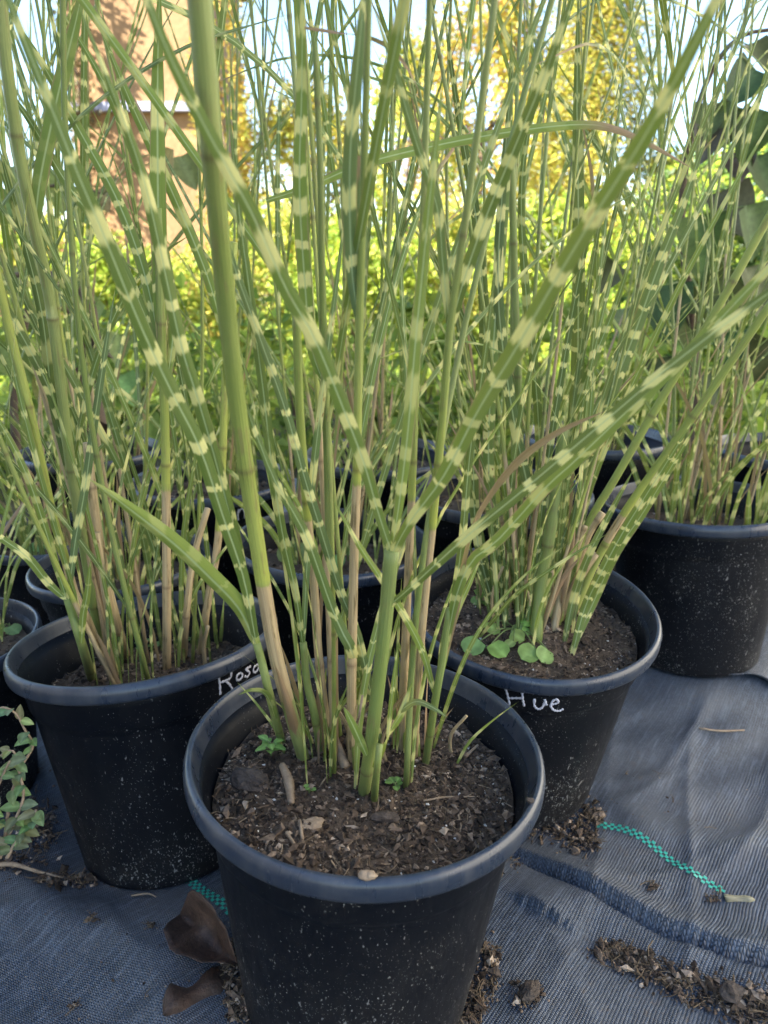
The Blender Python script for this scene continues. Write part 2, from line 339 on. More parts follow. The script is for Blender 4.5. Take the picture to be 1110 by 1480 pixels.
def grid_sheet(name, xs, ys, zf, mat):
    X, Y = np.meshgrid(xs, ys); Z = zf(X, Y); V = np.stack([X, Y, Z], -1).reshape(-1, 3)
    nx = len(xs); i = np.arange((len(ys)-1)*(nx-1)); a = (i//(nx-1))*nx+i % (nx-1)
    F = np.stack([a, a+1, a+nx+1, a+nx], 1)
    return mesh_obj(name, V, F, mat)
def smooth_ext(x): return x
gx = np.concatenate([np.linspace(-60, -8, 12), np.linspace(-7, 8, 40), np.linspace(9, 60, 12)]); gy = np.concatenate([np.linspace(-20, -3, 6), np.linspace(-2.5, 10, 40), np.linspace(12, 140, 16)])
tag(grid_sheet('ground', gx, gy, lambda X, Y: -.05+.04*np.sin(X*.9)*np.sin(Y*.7)*np.clip((Y-2.4)/2, 0, 1)-.02*(np.abs(X) < 2)*(Y < 2.2), M['earth']), kind='structure')
cl = grid_sheet('ground_cloth', np.concatenate([np.arange(-.78, -.62, .01), np.arange(-.62, .80, .0042), np.arange(.80, 1.6, .01)]), np.concatenate([np.arange(-.45, .12, .02), np.arange(.12, .86, .0042), np.arange(.86, 1.95, .01)]), gz, M['cloth'])
tag(cl, 'dark blue grey woven weed cloth wrinkled under the pots', kind='structure')
LAP = glin([(880, 962), (930, 985), (1000, 1002), (1060, 1012), (1130, 1026), (1300, 1040)])
def lap_y(x): return np.interp(x, [p[0] for p in LAP], [p[1] for p in LAP])
xs = np.arange(LAP[0][0], 1.45, .008); ts = np.linspace(0, 1, 70)
X2 = np.repeat(xs[None], len(ts), 0); Y2 = lap_y(xs)[None]+.008*np.sin(xs*60)[None]*(1-ts[:, None])+ts[:, None]**1.3*.8
Z2 = gz(X2, Y2)+.005+.011*np.exp(-(ts[:, None]*.8/.02)**2)*(.6+.4*np.sin(xs*37))[None]
nx = len(xs); i = np.arange((len(ts)-1)*(nx-1)); a = (i//(nx-1))*nx+i % (nx-1)
lap = mesh_obj('ground_cloth', np.stack([X2, Y2, Z2], -1).reshape(-1, 3), np.stack([a, a+1, a+nx+1, a+nx], 1), M['cloth'])
tag(lap, 'second layer of weed cloth lapped over the first beside the far right pot', kind='structure')
mdf = lap.modifiers.new('thickness', 'SOLIDIFY'); mdf.thickness = .0012
def tracer(pxs, wid=.0100, cell=.0038):
    C = catmull([G(*p) for p in pxs], 300); s = arclen(C); V, F = [], []
    n = int(s[-1]/cell); T = tangents(C)
    for i in range(n):
        for j in range(3):
            if (i+j) % 2: continue
            q = []
            for (ss, jj) in ((i*cell, j), ((i+1)*cell, j), ((i+1)*cell, j+1), (i*cell, j+1)):
                k = np.array([np.interp(ss, s, C[:, d]) for d in range(3)]); t = np.array([np.interp(ss, s, T[:, d]) for d in range(3)])
                sd_ = unit(np.cross(t, [0, 0, 1])); p = k+sd_*(jj/3-.5)*wid; q.append((p[0], p[1], float(gz(p[0], p[1]))+.0011))
            F.append(tuple(range(len(V), len(V)+4))); V += q
    return V, F
for pl in ([(862, 1193), (900, 1199), (940, 1220), (990, 1255), (1052, 1292)], [(272, 1272), (296, 1290), (318, 1304), (345, 1330)]):
    V, F = tracer(pl); tag(mesh_obj('tracer_thread', V, F, M['tracer'], cl), kind='stuff')

# ------------------------------------------------------------------ pots
def lathe(prof, k=88):
    V, F = [], []
    for r, z in prof:
        for j in range(k): V.append((r*math.cos(2*math.pi*j/k), r*math.sin(2*math.pi*j/k), z))
    for i in range(len(prof)-1):
        for j in range(k): F.append((i*k+j, i*k+(j+1) % k, (i+1)*k+(j+1) % k, (i+1)*k+j))
    return V, F
wallr = lambda z: RB+(.1285-RB)*z/.226
BODY = [(.0005, .008), (.085, .007), (.092, .004), (RB-.004, .0)] + [(wallr(z)-(.0028 if z < .19 else 0), z) for z in (.002, .012, .05, .1, .15, .182, .1865)] + [(wallr(.1905)-.0008, .1905), (wallr(.194), .194), (.1272, .215), (.1290, .2258),
        (.1284, .2262), (.1258, .213), (.1222, .2105), (.1205, .185), (.1180, .1825), (.1165, .160), (.0960, .022), (.0005, .020)]
RIM = [(.1285, .2250), (.1372, .2248), (.1393, .2262), (.1400, .2290), (.1402, .2352), (.1392, .2392), (.1372, .2418), (.1345, .2424), (.1336, .2412), (.1320, .2375), (.1306, .2310), (.1286, .2258)]
def mk_mesh(name, prof, mat, k):
    V, F = lathe(prof, k); me = bpy.data.meshes.new(name); me.from_pydata(V, [], F); me.polygons.foreach_set('use_smooth', [True]*len(me.polygons)); me.materials.append(mat); return me
ME_BODY = mk_mesh('body', BODY, M['pot'], 112); ME_RIM = mk_mesh('rim', RIM, M['rim'], 128)
POT_LABEL = dict(
 front='black plastic pot with three short seedlings in its soil, in front of the lettered pots', rosa='black pot lettered Rosa in white below its rim, dusted with white specks',
 hue='black pot lettered Hue in white below its rim, round-leaved weeds inside', right='large black pot standing on the lapped edge of the weed cloth',
 midleft='black pot tucked behind the pot lettered Rosa, rim tilted to one side', farleft='black pot beyond the small pot on the left edge of the weed cloth',
 lowleft='small black pot beside the Rosa pot, above the grey leafy weed', centre='black pot with broad-leaved weeds, between the front pot and the back row',
 behindhue='black pot directly behind the one lettered Hue', lettern='black pot marked with a white letter n, next to the white board',
 backmid='black pot in the back row behind the pot of broad-leaved weeds', backright='black pot in the back row behind the large pot on the lapped cloth',
 backfarright='black pot in the back row past the large pot on lapped cloth', backleft='black pot in the back row beside the withered brown stalk')
pots = {}
for p in POTS:
    e = empty('plant_pot'); e.matrix_basis = PM[p[0]]; tag(e, POT_LABEL[p[0]], 'pot', 'black nursery pots on the weed cloth'); pots[p[0]] = e
    rz = Matrix.Rotation(random.uniform(0, 6.28), 4, 'Z')
    for nm, me in (('body', ME_BODY), ('rim', ME_RIM)):
        o = bpy.data.objects.new(nm, me); col.objects.link(o); o.parent = e; o.matrix_basis = rz

def on_pot(key, px, py):                 # pixel -> point on the pot's outer wall (local), nearest to the lens
    m = np.array(PM[key]); th, z = np.meshgrid(np.linspace(-math.pi, 0, 500), np.linspace(.06, .224, 260)); r = wallr(z)
    L = np.stack([r*np.cos(th), r*np.sin(th), z], -1); Wd = L@m[:3, :3].T+m[:3, 3]
    pp = proj(Wd); i = np.argmin(np.hypot(pp[..., 0]-px, pp[..., 1]-py)); t, zz = th.ravel()[i], z.ravel()[i]; return t, zz
def lettering(key, strokes, wid):
    parts = []
    for st in strokes:
        C = catmull([(*on_pot(key, *q), 0) for q in st], max(8, 5*len(st)))
        P = np.array([((wallr(z)+.0006)*math.cos(t), (wallr(z)+.0006)*math.sin(t), z) for t, z, _ in C])
        T = tangents(P); N = unit(P*np.array([1, 1, 0])); S = unit(np.cross(T, N)); wv = wid*(.8+.25*np.sin(np.arange(len(P))*1.7))[:, None]
        V = np.concatenate([P+S*wv, P-S*wv]); n = len(P); parts.append((V, [(i, i+1, n+i+1, n+i) for i in range(n-1)]))
    V, F = merge(parts); o = mesh_obj('lettering', V, F, M['ink'], pots[key], world=False); sm = o.modifiers.new('t', 'SOLIDIFY'); sm.thickness = .0004; return o
o = lettering('hue', [[(x, y+6) for x, y in st] for st in [[(731, 989), (734, 1001), (737, 1013)], [(754, 993), (756, 1004), (758, 1015)], [(733, 1003), (744, 1003), (756, 1003)],
   [(772, 1004), (772, 1013), (777, 1018), (784, 1016), (788, 1008), (787, 1004), (790, 1013)], [(797, 1012), (806, 1009), (806, 1005), (800, 1006), (796, 1013), (800, 1020), (808, 1021), (814, 1018)]]], .0014); tag(o, 'white hand lettering reading Hue')
o = lettering('rosa', [[(318, 1004), (317, 990), (316, 976)], [(316, 976), (321, 968), (329, 965), (334, 972), (332, 980), (319, 986)], [(325, 984), (332, 990), (336, 998)],
   [(348, 972), (342, 976), (342, 982), (347, 982), (350, 976), (348, 972)], [(362, 963), (355, 967), (360, 972), (357, 978), (353, 977)], [(373, 960), (367, 964), (366, 971), (371, 970), (374, 960), (374, 968), (378, 970)]], .0014); tag(o, 'white hand lettering reading Rosa')
o = lettering('lettern', [[(344, 752), (344, 742), (345, 736)], [(344, 741), (349, 735), (353, 739), (353, 749)]], .0014); tag(o, 'white hand-drawn letter n')

# ------------------------------------------------------------------ soil in the pots
ICO = None
def blob_set(P, S, colr, seed=0, flat=.6):
    """many little irregular lumps (octahedra with jitter) in one mesh"""
    rng = np.random.default_rng(seed); n = len(P)
    base = np.array([[1, 0, 0], [0, 1, 0], [-1, 0, 0], [0, -1, 0], [0, 0, 1], [0, 0, -1]], float)
    V = base[None]*rng.uniform(.55, 1.25, (n, 6, 1)); V = V+rng.normal(0, .16, V.shape); V = V*np.stack([rng.uniform(.6, 1.5, n), rng.uniform(.5, 1.1, n), np.full(n, flat)], 1)[:, None]
    a = rng.uniform(0, 6.28, n); t = rng.normal(0, .5, n); ca, sa, ct, st = np.cos(a), np.sin(a), np.cos(t), np.sin(t)
    x, y, z = V[..., 0], V[..., 1], V[..., 2]; y, z = y*ct[:, None]-z*st[:, None], y*st[:, None]+z*ct[:, None]
    V = np.stack([x*ca[:, None]-y*sa[:, None], x*sa[:, None]+y*ca[:, None], z], -1)*np.asarray(S)[:, None, None]+P[:, None]
    f = np.array([[0, 1, 4], [1, 2, 4], [2, 3, 4], [3, 0, 4], [1, 0, 5], [2, 1, 5], [3, 2, 5], [0, 3, 5]]); F = (np.arange(n)[:, None, None]*6+f[None]).reshape(-1, 3)
    return V.reshape(-1, 3), F, np.repeat(colr, 6, 0)
def fibre_set(P, L, colr, seed=0, w=.0006):
    rng = np.random.default_rng(seed); n = len(P); a = rng.uniform(0, 6.28, n); el = rng.normal(0, .28, n)
    d = np.stack([np.cos(a)*np.cos(el), np.sin(a)*np.cos(el), np.sin(el)], 1); s = np.stack([-np.sin(a), np.cos(a), np.zeros(n)], 1)*w*rng.uniform(.6, 1.8, n)[:, None]
    up = np.array([0, 0, 1.])*w; bend = rng.normal(0, .22, (n, 1))*L[:, None]*np.stack([-np.sin(a), np.cos(a), np.zeros(n)], 1)
    p0 = P-d*L[:, None]/2; p1 = P+bend*.5; p2 = P+d*L[:, None]/2
    V = np.stack([p0-s, p0+s, p0+up*1.2, p1-s, p1+s, p1+up*1.4, p2-s, p2+s, p2+up], 1); o = np.arange(n)[:, None, None]*9
    f = np.array([[0, 3, 5], [0, 5, 2], [1, 2, 5], [1, 5, 4], [3, 6, 8], [3, 8, 5], [4, 5, 8], [4, 8, 7]]); return V.reshape(-1, 3), (o+f[None]).reshape(-1, 3), np.repeat(colr, 9, 0)
def crumb_cols(n, rng):
    pal = np.array([[.052, .037, .026], [.085, .060, .042], [.145, .105, .075], [.235, .175, .125], [.028, .020, .015], [.36, .28, .205]]); pr = [.27, .27, .2, .1, .11, .05]
    return pal[rng.choice(len(pal), n, p=pr)]*rng.uniform(.7, 1.3, (n, 1))
SOILF = {}
def soil(p, nblob, nfib, label, nr=26, na=72):
    key, frac = p[0], p[7]; zs = H0*frac; R = .0955+(.1205-.0955)*(zs-.022)/.165 if zs < .185 else .1208; R -= .001
    seed = sum(map(ord, key)); off = seed*1.37
    def hz(x, y):
        r = math.hypot(x, y)/R
        return zs+.005*mnoise.noise((x*18+off, y*18, 0))+.004*mnoise.noise((x*60, y*60+off, 1))+.0016*mnoise.noise((x*190, y*190+off, 1))-.004*r**4+.010*max(0, 1-r*2.2)
    SOILF[key] = (hz, R)
    V = [(0, 0, hz(0, 0))]; F = []
    for i in range(1, nr+1):
        for j in range(na):
            r = R*i/nr; t = 2*math.pi*j/na; x, y = r*math.cos(t), r*math.sin(t); V.append((x, y, hz(x, y)))
    F += [(0, 1+j, 1+(j+1) % na) for j in range(na)]
    for i in range(nr-1):
        a = 1+i*na; F += [(a+j, a+na+j, a+na+(j+1) % na, a+(j+1) % na) for j in range(na)]
    e = mesh_obj('potting_soil', V, F, M['soil']); e.matrix_basis = PM[key]; tag(e, label, 'soil', kind='stuff')
    rng = np.random.default_rng(seed)
    def spread(n):
        r = R*.985*np.sqrt(rng.uniform(0, 1, n)); t = rng.uniform(0, 6.28, n); x, y = r*np.cos(t), r*np.sin(t); return np.stack([x, y, [hz(a, b) for a, b in zip(x, y)]], 1)
    P = spread(nblob); S = .0008+.0052*rng.power(.24, nblob)*rng.uniform(.2, 1, nblob); c = crumb_cols(nblob, rng)
    k = rng.uniform(0, 1, nblob) < .016; c[k] = [.62, .60, .55]; S[k] = np.minimum(S[k], .0019)
    P[:, 2] += S*.35
    a = blob_set(P, S, c, seed); Pf = spread(nfib); Pf[:, 2] += .0012; Lf = rng.uniform(.004, .020, nfib)*rng.uniform(.4, 1, nfib)
    cf = np.where(rng.uniform(0, 1, (nfib, 1)) < .6, [[.13, .09, .06]], [[.24, .18, .12]])*rng.uniform(.5, 1.2, (nfib, 1)); b = fibre_set(Pf, Lf, cf, seed, .00034)
    V, F = merge([(a[0], a[1]), (b[0], b[1])]); tag(mesh_obj('crumbs', V, F, M['crumb'], e, smooth=False, colr=np.concatenate([a[2], b[2]]), world=False), kind='stuff')
SOIL_LABEL = dict(front='dark crumbly potting soil with wood chips and white grit', rosa='dry brown soil sunk low in the pot lettered Rosa', hue='dark fibrous soil in the pot lettered Hue',
 right='soil sunk below the rim of the large pot on the lapped cloth', midleft='brown soil in the tilted pot behind the Rosa pot', farleft='soil in the pot beyond the small pot at the cloth edge', lowleft='brown soil filling the small pot beside the Rosa pot',
 centre='soil in the pot of broad-leaved weeds', behindhue='soil in the pot directly behind the Hue pot', lettern='soil in the pot marked with letter n', backmid='soil in the back row pot behind the broad-leaved weeds',
 backright='soil in the back row pot behind the large right pot', backfarright='soil in the back row pot past the large right pot', backleft='soil in the back row pot beside the withered stalk')
for p in POTS:
    nb, nf = dict(front=(11000, 900), hue=(5000, 600), rosa=(3800, 350)).get(p[0], (900, 100)); soil(p, nb, nf, SOIL_LABEL[p[0]], *( (44, 120) if p[0] in ('front', 'hue', 'rosa') else (18, 48)))
def SO(key, px, py, lift=0):            # pixel -> point on a pot's soil
    m = PM[key]; mi = m.inverted(); o = mi@ORG; d = (mi.to_3x3()@ray(px, py)); z = H0*PD[key][7]
    for _ in range(5):
        q = o+d*((z-o.z)/d.z); z = SOILF[key][0](q.x, q.y)
    q.z = z+lift; return m@q

# ------------------------------------------------------------------ grass: canes and leaves
def cane(parent, pts, r, dry=(0, 0), lime=0., dark=0., nodes=None, n=None, k=9, taper=.8):
    """dry=(from,to) fractions along the cane that are straw coloured"""
    C = catmull(pts, n or max(14, 5*len(pts))); s = arclen(C); L = s[-1]; f = s/L
    nd = nodes if nodes is not None else list(np.arange(.09+random.uniform(0, .05), L, random.uniform(.13, .19)))
    C2, R2 = [], []; 
    add = sorted(set(list(s)+[q for x in nd for q in (x-.003, x, x+.003) if 0 < q < L]))
    C = np.stack([np.interp(add, s, C[:, d]) for d in range(3)], 1); s = np.array(add); f = s/L
    R = r*(1-(1-taper)*f)
    for x in nd: R = R*(1+.10*np.exp(-((s-x)/.0025)**2))
    V, F, UV = tube_data(C, R, k)
    dr = np.where((f >= dry[0]) & (f <= dry[1]), 1., 0.) if dry[1] > dry[0] else 0*f
    dk = np.zeros_like(s)+dark
    for x in nd: dk = np.maximum(dk, .55*np.exp(-((s-x)/.0022)**2))
    lm = np.full_like(s, lime)
    if dry[1] > dry[0]: lm = np.maximum(lm, .8*np.exp(-np.clip(f-dry[1], 0, 9)*L/.09)*(f > dry[1]))
    colr = np.repeat(np.stack([dr, dk, lm], 1), k, 0)
    return mesh_obj('cane', V, F, M['culm'], parent, uv=UV, colr=colr), C
def leaf(parent, pts, w, roll=0., band=1., lime=0., dry=(2, 2), tipdry=0., n=None, fold=.28, blunt=False, twist=0., basew=.45, face='cam', name='leaf'):
    w = w*.76; C = catmull(pts, n or min(34, max(14, 6*len(pts)))); s = arclen(C); L = s[-1]; f = s/L; T = tangents(C); m = len(C)
    if face == 'cam':
        vd = unit(C-np.array([0, 0, CAM_H]))
        S = unit(np.cross(T, vd)); S0 = S
    else:
        S0 = unit(np.cross(T, np.broadcast_to(np.array(face, float), T.shape)))
    N0 = unit(np.cross(S0, T)); ang = roll+twist*f; S = S0*np.cos(ang)[:, None]+N0*np.sin(ang)[:, None]; N = unit(np.cross(S, T))
    wp = w*np.interp(f, [0, .06, .22, .5, .75, .92, 1], [basew, .7, 1, 1, .78, .36, .03]) if not blunt else w*np.interp(f, [0, .1, .3, .9, 1], [basew, .75, 1, .95, .8])
    cs = np.array([-1, -.52, 0, .52, 1.]); V = C[:, None]+S[:, None]*(cs[None, :, None]*wp[:, None, None]*.5)+N[:, None]*((np.abs(cs)**1.3*fold)[None, :, None]*wp[:, None, None]*.5)
    F = [(i*5+j, i*5+j+1, (i+1)*5+j+1, (i+1)*5+j) for i in range(m-1) for j in range(4)]
    UV = np.stack([np.repeat(s, 5), np.tile((cs+1)/2, m)], 1)
    dr = np.clip(np.where((f > dry[0]) & (f < dry[1]), 1, 0)+np.clip((f-(1-tipdry))/max(tipdry*.3, 1e-3), 0, 1)*(tipdry > 0), 0, 1)
    colr = np.repeat(np.stack([dr, np.full(m, band), np.full(m, lime)], 1), 5, 0)
    return mesh_obj(name, V.reshape(-1, 3), F, M['zebra'], parent, uv=UV, colr=colr)
GRASS_LABEL = dict(front='yellow banded zebra grass with a thick straw cane, growing in the front pot', rosa='zebra grass with tall straw canes growing in the pot lettered Rosa',
 hue='dense clump of finely banded zebra grass leaning out of the pot lettered Hue', right='zebra grass in the large pot on the lapped cloth', midleft='zebra grass in the tilted pot behind the Rosa pot',
 farleft='zebra grass in the pot beyond the small pot at the cloth edge', lowleft='zebra grass in the small pot beside the Rosa pot', centre='zebra grass among broad-leaved weeds in the middle pot',
 behindhue='zebra grass in the pot directly behind the Hue pot', lettern='zebra grass in the pot marked with letter n', backmid='zebra grass in the back row behind the broad-leaved weeds',
 backright='zebra grass in the back row behind the large right pot', backfarright='zebra grass in the back row past the large right pot', backleft='zebra grass in the back row beside the withered stalk')
grass = {}
for p in POTS:
    c = PM[p[0]]@Vector((0, 0, H0*p[7])); e = empty('ornamental_plant', c); tag(e, GRASS_LABEL[p[0]], 'plant', 'potted zebra grasses'); grass[p[0]] = e
def pth(key, base, *rest):
    """base: pixel on the soil or None; rest: (px,py,Y)"""
    P = [SO(key, *base, -.006)] if base else []
    return P+[PY(*q) for q in rest]

# ---- front pot, drawn from the photograph
g = grass['front']
C1, _ = cane(g, pth('front', (440, 1092), (412, 1000, .462), (397, 940, .455), (383, 860, .445), (362, 722, .43), (345, 600, .415), (333, 500, .40), (318, 350, .375), (300, 150, .345), (283, -60, .325)), .0053, dry=(.18, .385), nodes=[.29, .47], taper=.95)
leaf(C1, pth('front', (436, 1088), (420, 1030, .455), (406, 985, .445), (398, 962, .44)), .010, dry=(-1, 2), fold=.9, basew=.9)
C2, _ = cane(g, pth('front', (408, 1068), (390, 1005, .452), (378, 955, .448), (371, 930, .445)), .0036, nodes=[.045])
leaf(C2, [PY(*q) for q in ((371, 935, .445), (345, 880, .44), (300, 832, .43), (250, 785, .42), (190, 738, .41), (130, 693, .40))], .0165, lime=.55, band=.25, fold=.5, roll=.5)
leaf(C2, [PY(*q) for q in ((372, 938, .446), (352, 835, .435), (322, 745, .42), (290, 650, .405), (250, 570, .395), (203, 470, .38), (150, 340, .365), (110, 245, .355), (60, 120, .35), (20, 20, .35), (-30, -120, .35))], .0115, fold=.2)
leaf(C2, [PY(*q) for q in ((368, 925, .45), (345, 800, .445), (318, 690, .44), (290, 590, .43), (262, 500, .425), (240, 400, .42), (205, 250, .41), (150, 100, .40), (110, 0, .40))], .0105, fold=.35)
leaf(C2, pth('front', None, (398, 1038, .45), (385, 1005, .44), (365, 998, .432), (345, 1004, .428)), .0085, band=.5, roll=.9)
C3, _ = cane(g, pth('front', (464, 1082), (454, 1030, .49), (444, 989, .488), (438, 929, .484)), .0036, nodes=[.05])
leaf(C3, [PY(*q) for q in ((438, 935, .485), (428, 860, .48), (410, 780, .475), (400, 720, .47), (390, 650, .465), (380, 560, .46), (362, 430, .45), (345, 300, .445), (330, 150, .44))], .0085)
leaf(C3, [PY(*q) for q in ((438, 935, .485), (442, 850, .485), (446, 780, .49), (452, 690, .49), (465, 580, .49), (480, 460, .49), (500, 300, .49))], .0072)
C4, _ = cane(g, pth('front', (478, 1082), (466, 1000, .505), (459, 930, .502), (454, 850, .498), (447, 775, .492), (440, 690, .486), (433, 590, .48), (428, 450, .47)), .0036, dry=(-.1, .60))
C5, _ = cane(g, pth('front', (489, 1062), (481, 980, .52), (478, 880, .518), (474, 700, .51), (470, 560, .50), (466, 420, .49), (463, 250, .475), (455, 60, .46)), .0042, taper=.4)
leaf(C5, [PY(*q) for q in ((470, 560, .50), (450, 500, .497), (440, 400, .49), (433, 270, .48), (436, 130, .47), (438, -40, .455))], .0118, fold=.15)
C6, _ = cane(g, pth('front', (510, 1098), (508, 1000, .47), (510, 880, .465), (513, 760, .458), (516, 690, .453), (517, 600, .447), (520, 450, .436), (526, 250, .42), (534, -40, .40)), .0042, dry=(-.1, .48), taper=.4)
leaf(C6, [PY(*q) for q in ((519, 500, .44), (521, 430, .437), (522, 350, .434), (523, 225, .432))], .0098, blunt=True, tipdry=.12, band=.4)
leaf(C6, [PY(*q) for q in ((519, 470, .437), (508, 380, .43), (506, 230, .41), (520, 60, .39), (530, -60, .385))], .0105)
C7, _ = cane(g, pth('front', (526, 1140), (538, 1060, .435), (548, 980, .430), (557, 900, .425), (566, 795, .415)), .0050, nodes=[.035], taper=.95)
leaf(C7, [PY(*q) for q in ((566, 800, .415), (545, 735, .405), (528, 675, .395), (500, 600, .385), (455, 490, .37), (415, 420, .36), (365, 310, .345), (300, 190, .33), (245, 80, .32), (205, -20, .315), (140, -180, .31))], .0105, fold=.15, basew=.6)
leaf(C7, [PY(*q) for q in ((566, 802, .415), (592, 755, .40), (640, 690, .385), (690, 595, .365), (742, 510, .345), (800, 410, .325), (860, 310, .305), (930, 200, .288), (1000, 70, .272), (1045, -20, .265), (1130, -200, .255))], .0122, fold=.15, basew=.6, band=1)
leaf(C7, [PY(*q) for q in ((551, 885, .423), (590, 852, .415), (640, 806, .405), (690, 762, .395), (760, 705, .385), (870, 612, .37), (980, 520, .36), (1130, 410, .35), (1300, 300, .34))], .0090, fold=.3, roll=.25)
leaf(C7, [PY(*q) for q in ((566, 800, .415), (578, 720, .412), (590, 620, .408), (600, 500, .402), (610, 400, .398), (622, 280, .39), (640, 120, .385))], .0092, lime=.2, fold=.25)
leaf(C7, pth('front', None, (530, 1092, .432), (512, 1052, .428), (497, 1022, .424)), .0085, band=.2)
leaf(C7, pth('front', None, (540, 1110, .432), (562, 1060, .425), (580, 1030, .423), (597, 985, .42)), .0085, lime=.4, twist=4, fold=.4)
leaf(C7, pth('front', None, (575, 1030, .425), (600, 1014, .415), (625, 1022, .408), (647, 1037, .405)), .0062, band=.2, roll=.5)
leaf(C7, pth('front', None, (560, 1070, .44), (566, 1010, .44), (574, 940, .44)), .0045, lime=.5)
cane(g, pth('front', (541, 1150), (545, 1110, .418), (549, 1075, .42)), .0030, nodes=[])
leaf(g, pth('front', (532, 1010), (510, 945, .455), (494, 912, .45), (478, 874, .446), (459, 819, .44), (443, 776, .436), (420, 733, .43), (395, 690, .425), (360, 600, .42), (330, 520, .415)), .0105, fold=.2)
leaf(g, pth('front', (556, 1090), (520, 930, .47), (490, 850, .468), (465, 770, .465), (440, 690, .46), (415, 600, .455), (380, 500, .45), (330, 360, .44), (290, 210, .43), (270, 100, .42)), .0085, fold=.3)
C9, _ = cane(g, pth('front', (578, 1082), (584, 980, .50), (589, 850, .496), (593, 765, .49), (598, 640, .48), (604, 480, .468), (612, 300, .455), (618, 100, .44), (622, -50, .43)), .0039, dry=(-.1, .44), taper=.4)
C10, _ = cane(g, pth('front', (597, 1092), (605, 960, .485), (615, 850, .48), (626, 748, .474), (640, 600, .465), (650, 480, .455), (664, 380, .445), (685, 230, .43), (708, 60, .415), (722, -60, .41)), .0042, dry=(-.1, .42), taper=.4)
leaf(C10, [PY(*q) for q in ((650, 480, .455), (672, 400, .445), (700, 320, .435), (745, 210, .42), (790, 100, .405), (830, -20, .39))], .0098)
leaf(C10, [PY(*q) for q in ((650, 480, .455), (640, 380, .45), (632, 300, .44), (600, 200, .43), (570, 100, .42), (540, 10, .41))], .0075)
C11, _ = cane(g, pth('front', (615, 1100), (628, 1020, .462), (640, 950, .458), (650, 880, .454)), .0034, nodes=[.06])
leaf(C11, [PY(*q) for q in ((640, 960, .458), (655, 880, .452), (670, 800, .446), (692, 735, .44), (740, 672, .432), (800, 628, .425), (875, 594, .42))], .0095, dry=(-1, 2), twist=3.5, fold=.7)
leaf(C11, [PY(*q) for q in ((645, 935, .456), (660, 860, .448), (682, 811, .442), (715, 785, .436), (751, 746, .43), (790, 703, .42), (830, 667, .412), (900, 600, .40), (1000, 505, .39), (1120, 380, .38), (1280, 250, .37))], .0108, fold=.2)
leaf(C11, [PY(*q) for q in ((630, 1010, .462), (612, 945, .46), (590, 900, .455), (560, 850, .45), (520, 790, .445), (480, 720, .44))], .0072, lime=.4)
leaf(C11, [PY(*q) for q in ((636, 985, .465), (655, 900, .47), (680, 840, .475), (700, 790, .48))], .0060, lime=.3)
leaf(C11, [PY(*q) for q in ((632, 1000, .463), (640, 930, .466), (655, 870, .47), (668, 780, .47), (680, 650, .47), (700, 520, .46), (720, 350, .45))], .0070)
leaf(g, pth('front', (625, 1080), (660, 980, .44), (700, 900, .43), (760, 830, .42), (830, 780, .41)), .0042, band=.8)
leaf(g, [PY(*q) for q in ((385, 290, .58), (450, 268, .585), (530, 235, .59), (640, 208, .60), (740, 190, .60), (830, 180, .60), (880, 184, .60), (930, 204, .60), (1000, 243, .60))], .0105, band=.12, tipdry=.30, roll=.35, lime=.25)
for q in (((530, 95), (590, 100), (650, 120), (605, 145), (560, 60)),):
    leaf(g, [PY(440, 40, .46), PY(500, 48, .455), PY(530, 52, .45), PY(570, 75, .45), PY(600, 120, .452), PY(607, 150, .455)], .0035, dry=(-1, 2), twist=5)
# ---- Rosa pot
g = grass['rosa']
c, _ = cane(g, pth('rosa', (133, 977), (118, 930, .63), (106, 893, .63), (98, 866, .63)), .0052, nodes=[.04])
leaf(c, [PY(*q) for q in ((98, 868, .63), (72, 845, .625), (40, 806, .615), (5, 780, .61), (-40, 750, .60))], .0105)
leaf(c, [PY(*q) for q in ((98, 868, .63), (104, 820, .63), (110, 775, .63), (118, 735, .63), (126, 685, .63), (138, 600, .63), (150, 520, .63), (166, 420, .63))], .0095)
leaf(c, [PY(*q) for q in ((97, 868, .63), (82, 820, .63), (64, 760, .625), (40, 690, .62), (5, 620, .615), (-40, 560, .61))], .0095)
leaf(c, pth('rosa', None, (118, 930, .62), (120, 890, .618), (126, 860, .615), (131, 810, .61)), .0085, lime=.4)
cane(g, pth('rosa', (152, 957), (126, 895, .66), (108, 858, .66), (92, 800, .66), (76, 745, .66), (62, 680, .655), (40, 580, .65), (12, 470, .645), (-20, 330, .63)), .0046, dry=(-.1, .40), lime=.5)
cane(g, pth('rosa', (180, 943), (165, 890, .68), (152, 835, .68), (142, 775, .68), (132, 700, .68), (126, 640, .68)), .0070, dry=(-.1, 1.1), taper=.6)
cane(g, pth('rosa', (172, 945), (158, 880, .67), (148, 820, .67), (139, 770, .67)), .0055, dry=(-.1, 1.1))
c, _ = cane(g, pth('rosa', (150, 952), (137, 880, .70), (127, 820, .70), (115, 750, .70), (98, 640, .695), (84, 520, .685), (70, 420, .67), (50, 330, .65), (28, 220, .63), (8, 80, .61), (0, -30, .6)), .0058)
leaf(c, [PY(*q) for q in ((50, 335, .65), (58, 260, .64), (82, 145, .63), (112, 20, .62), (125, -50, .61))], .0155, band=.1)
leaf(c, [PY(*q) for q in ((98, 640, .695), (70, 560, .69), (40, 500, .685), (0, 430, .68), (-30, 380, .67))], .012)
leaf(c, [PY(*q) for q in ((115, 750, .70), (95, 660, .70), (75, 570, .70), (60, 450, .69), (30, 330, .68), (-5, 200, .66))], .012, band=.5)
c, _ = cane(g, pth('rosa', (240, 965), (241, 860, .68), (240, 720, .672), (238, 600, .665), (233, 470, .66), (228, 300, .65)), .0048, dry=(-.1, .46))
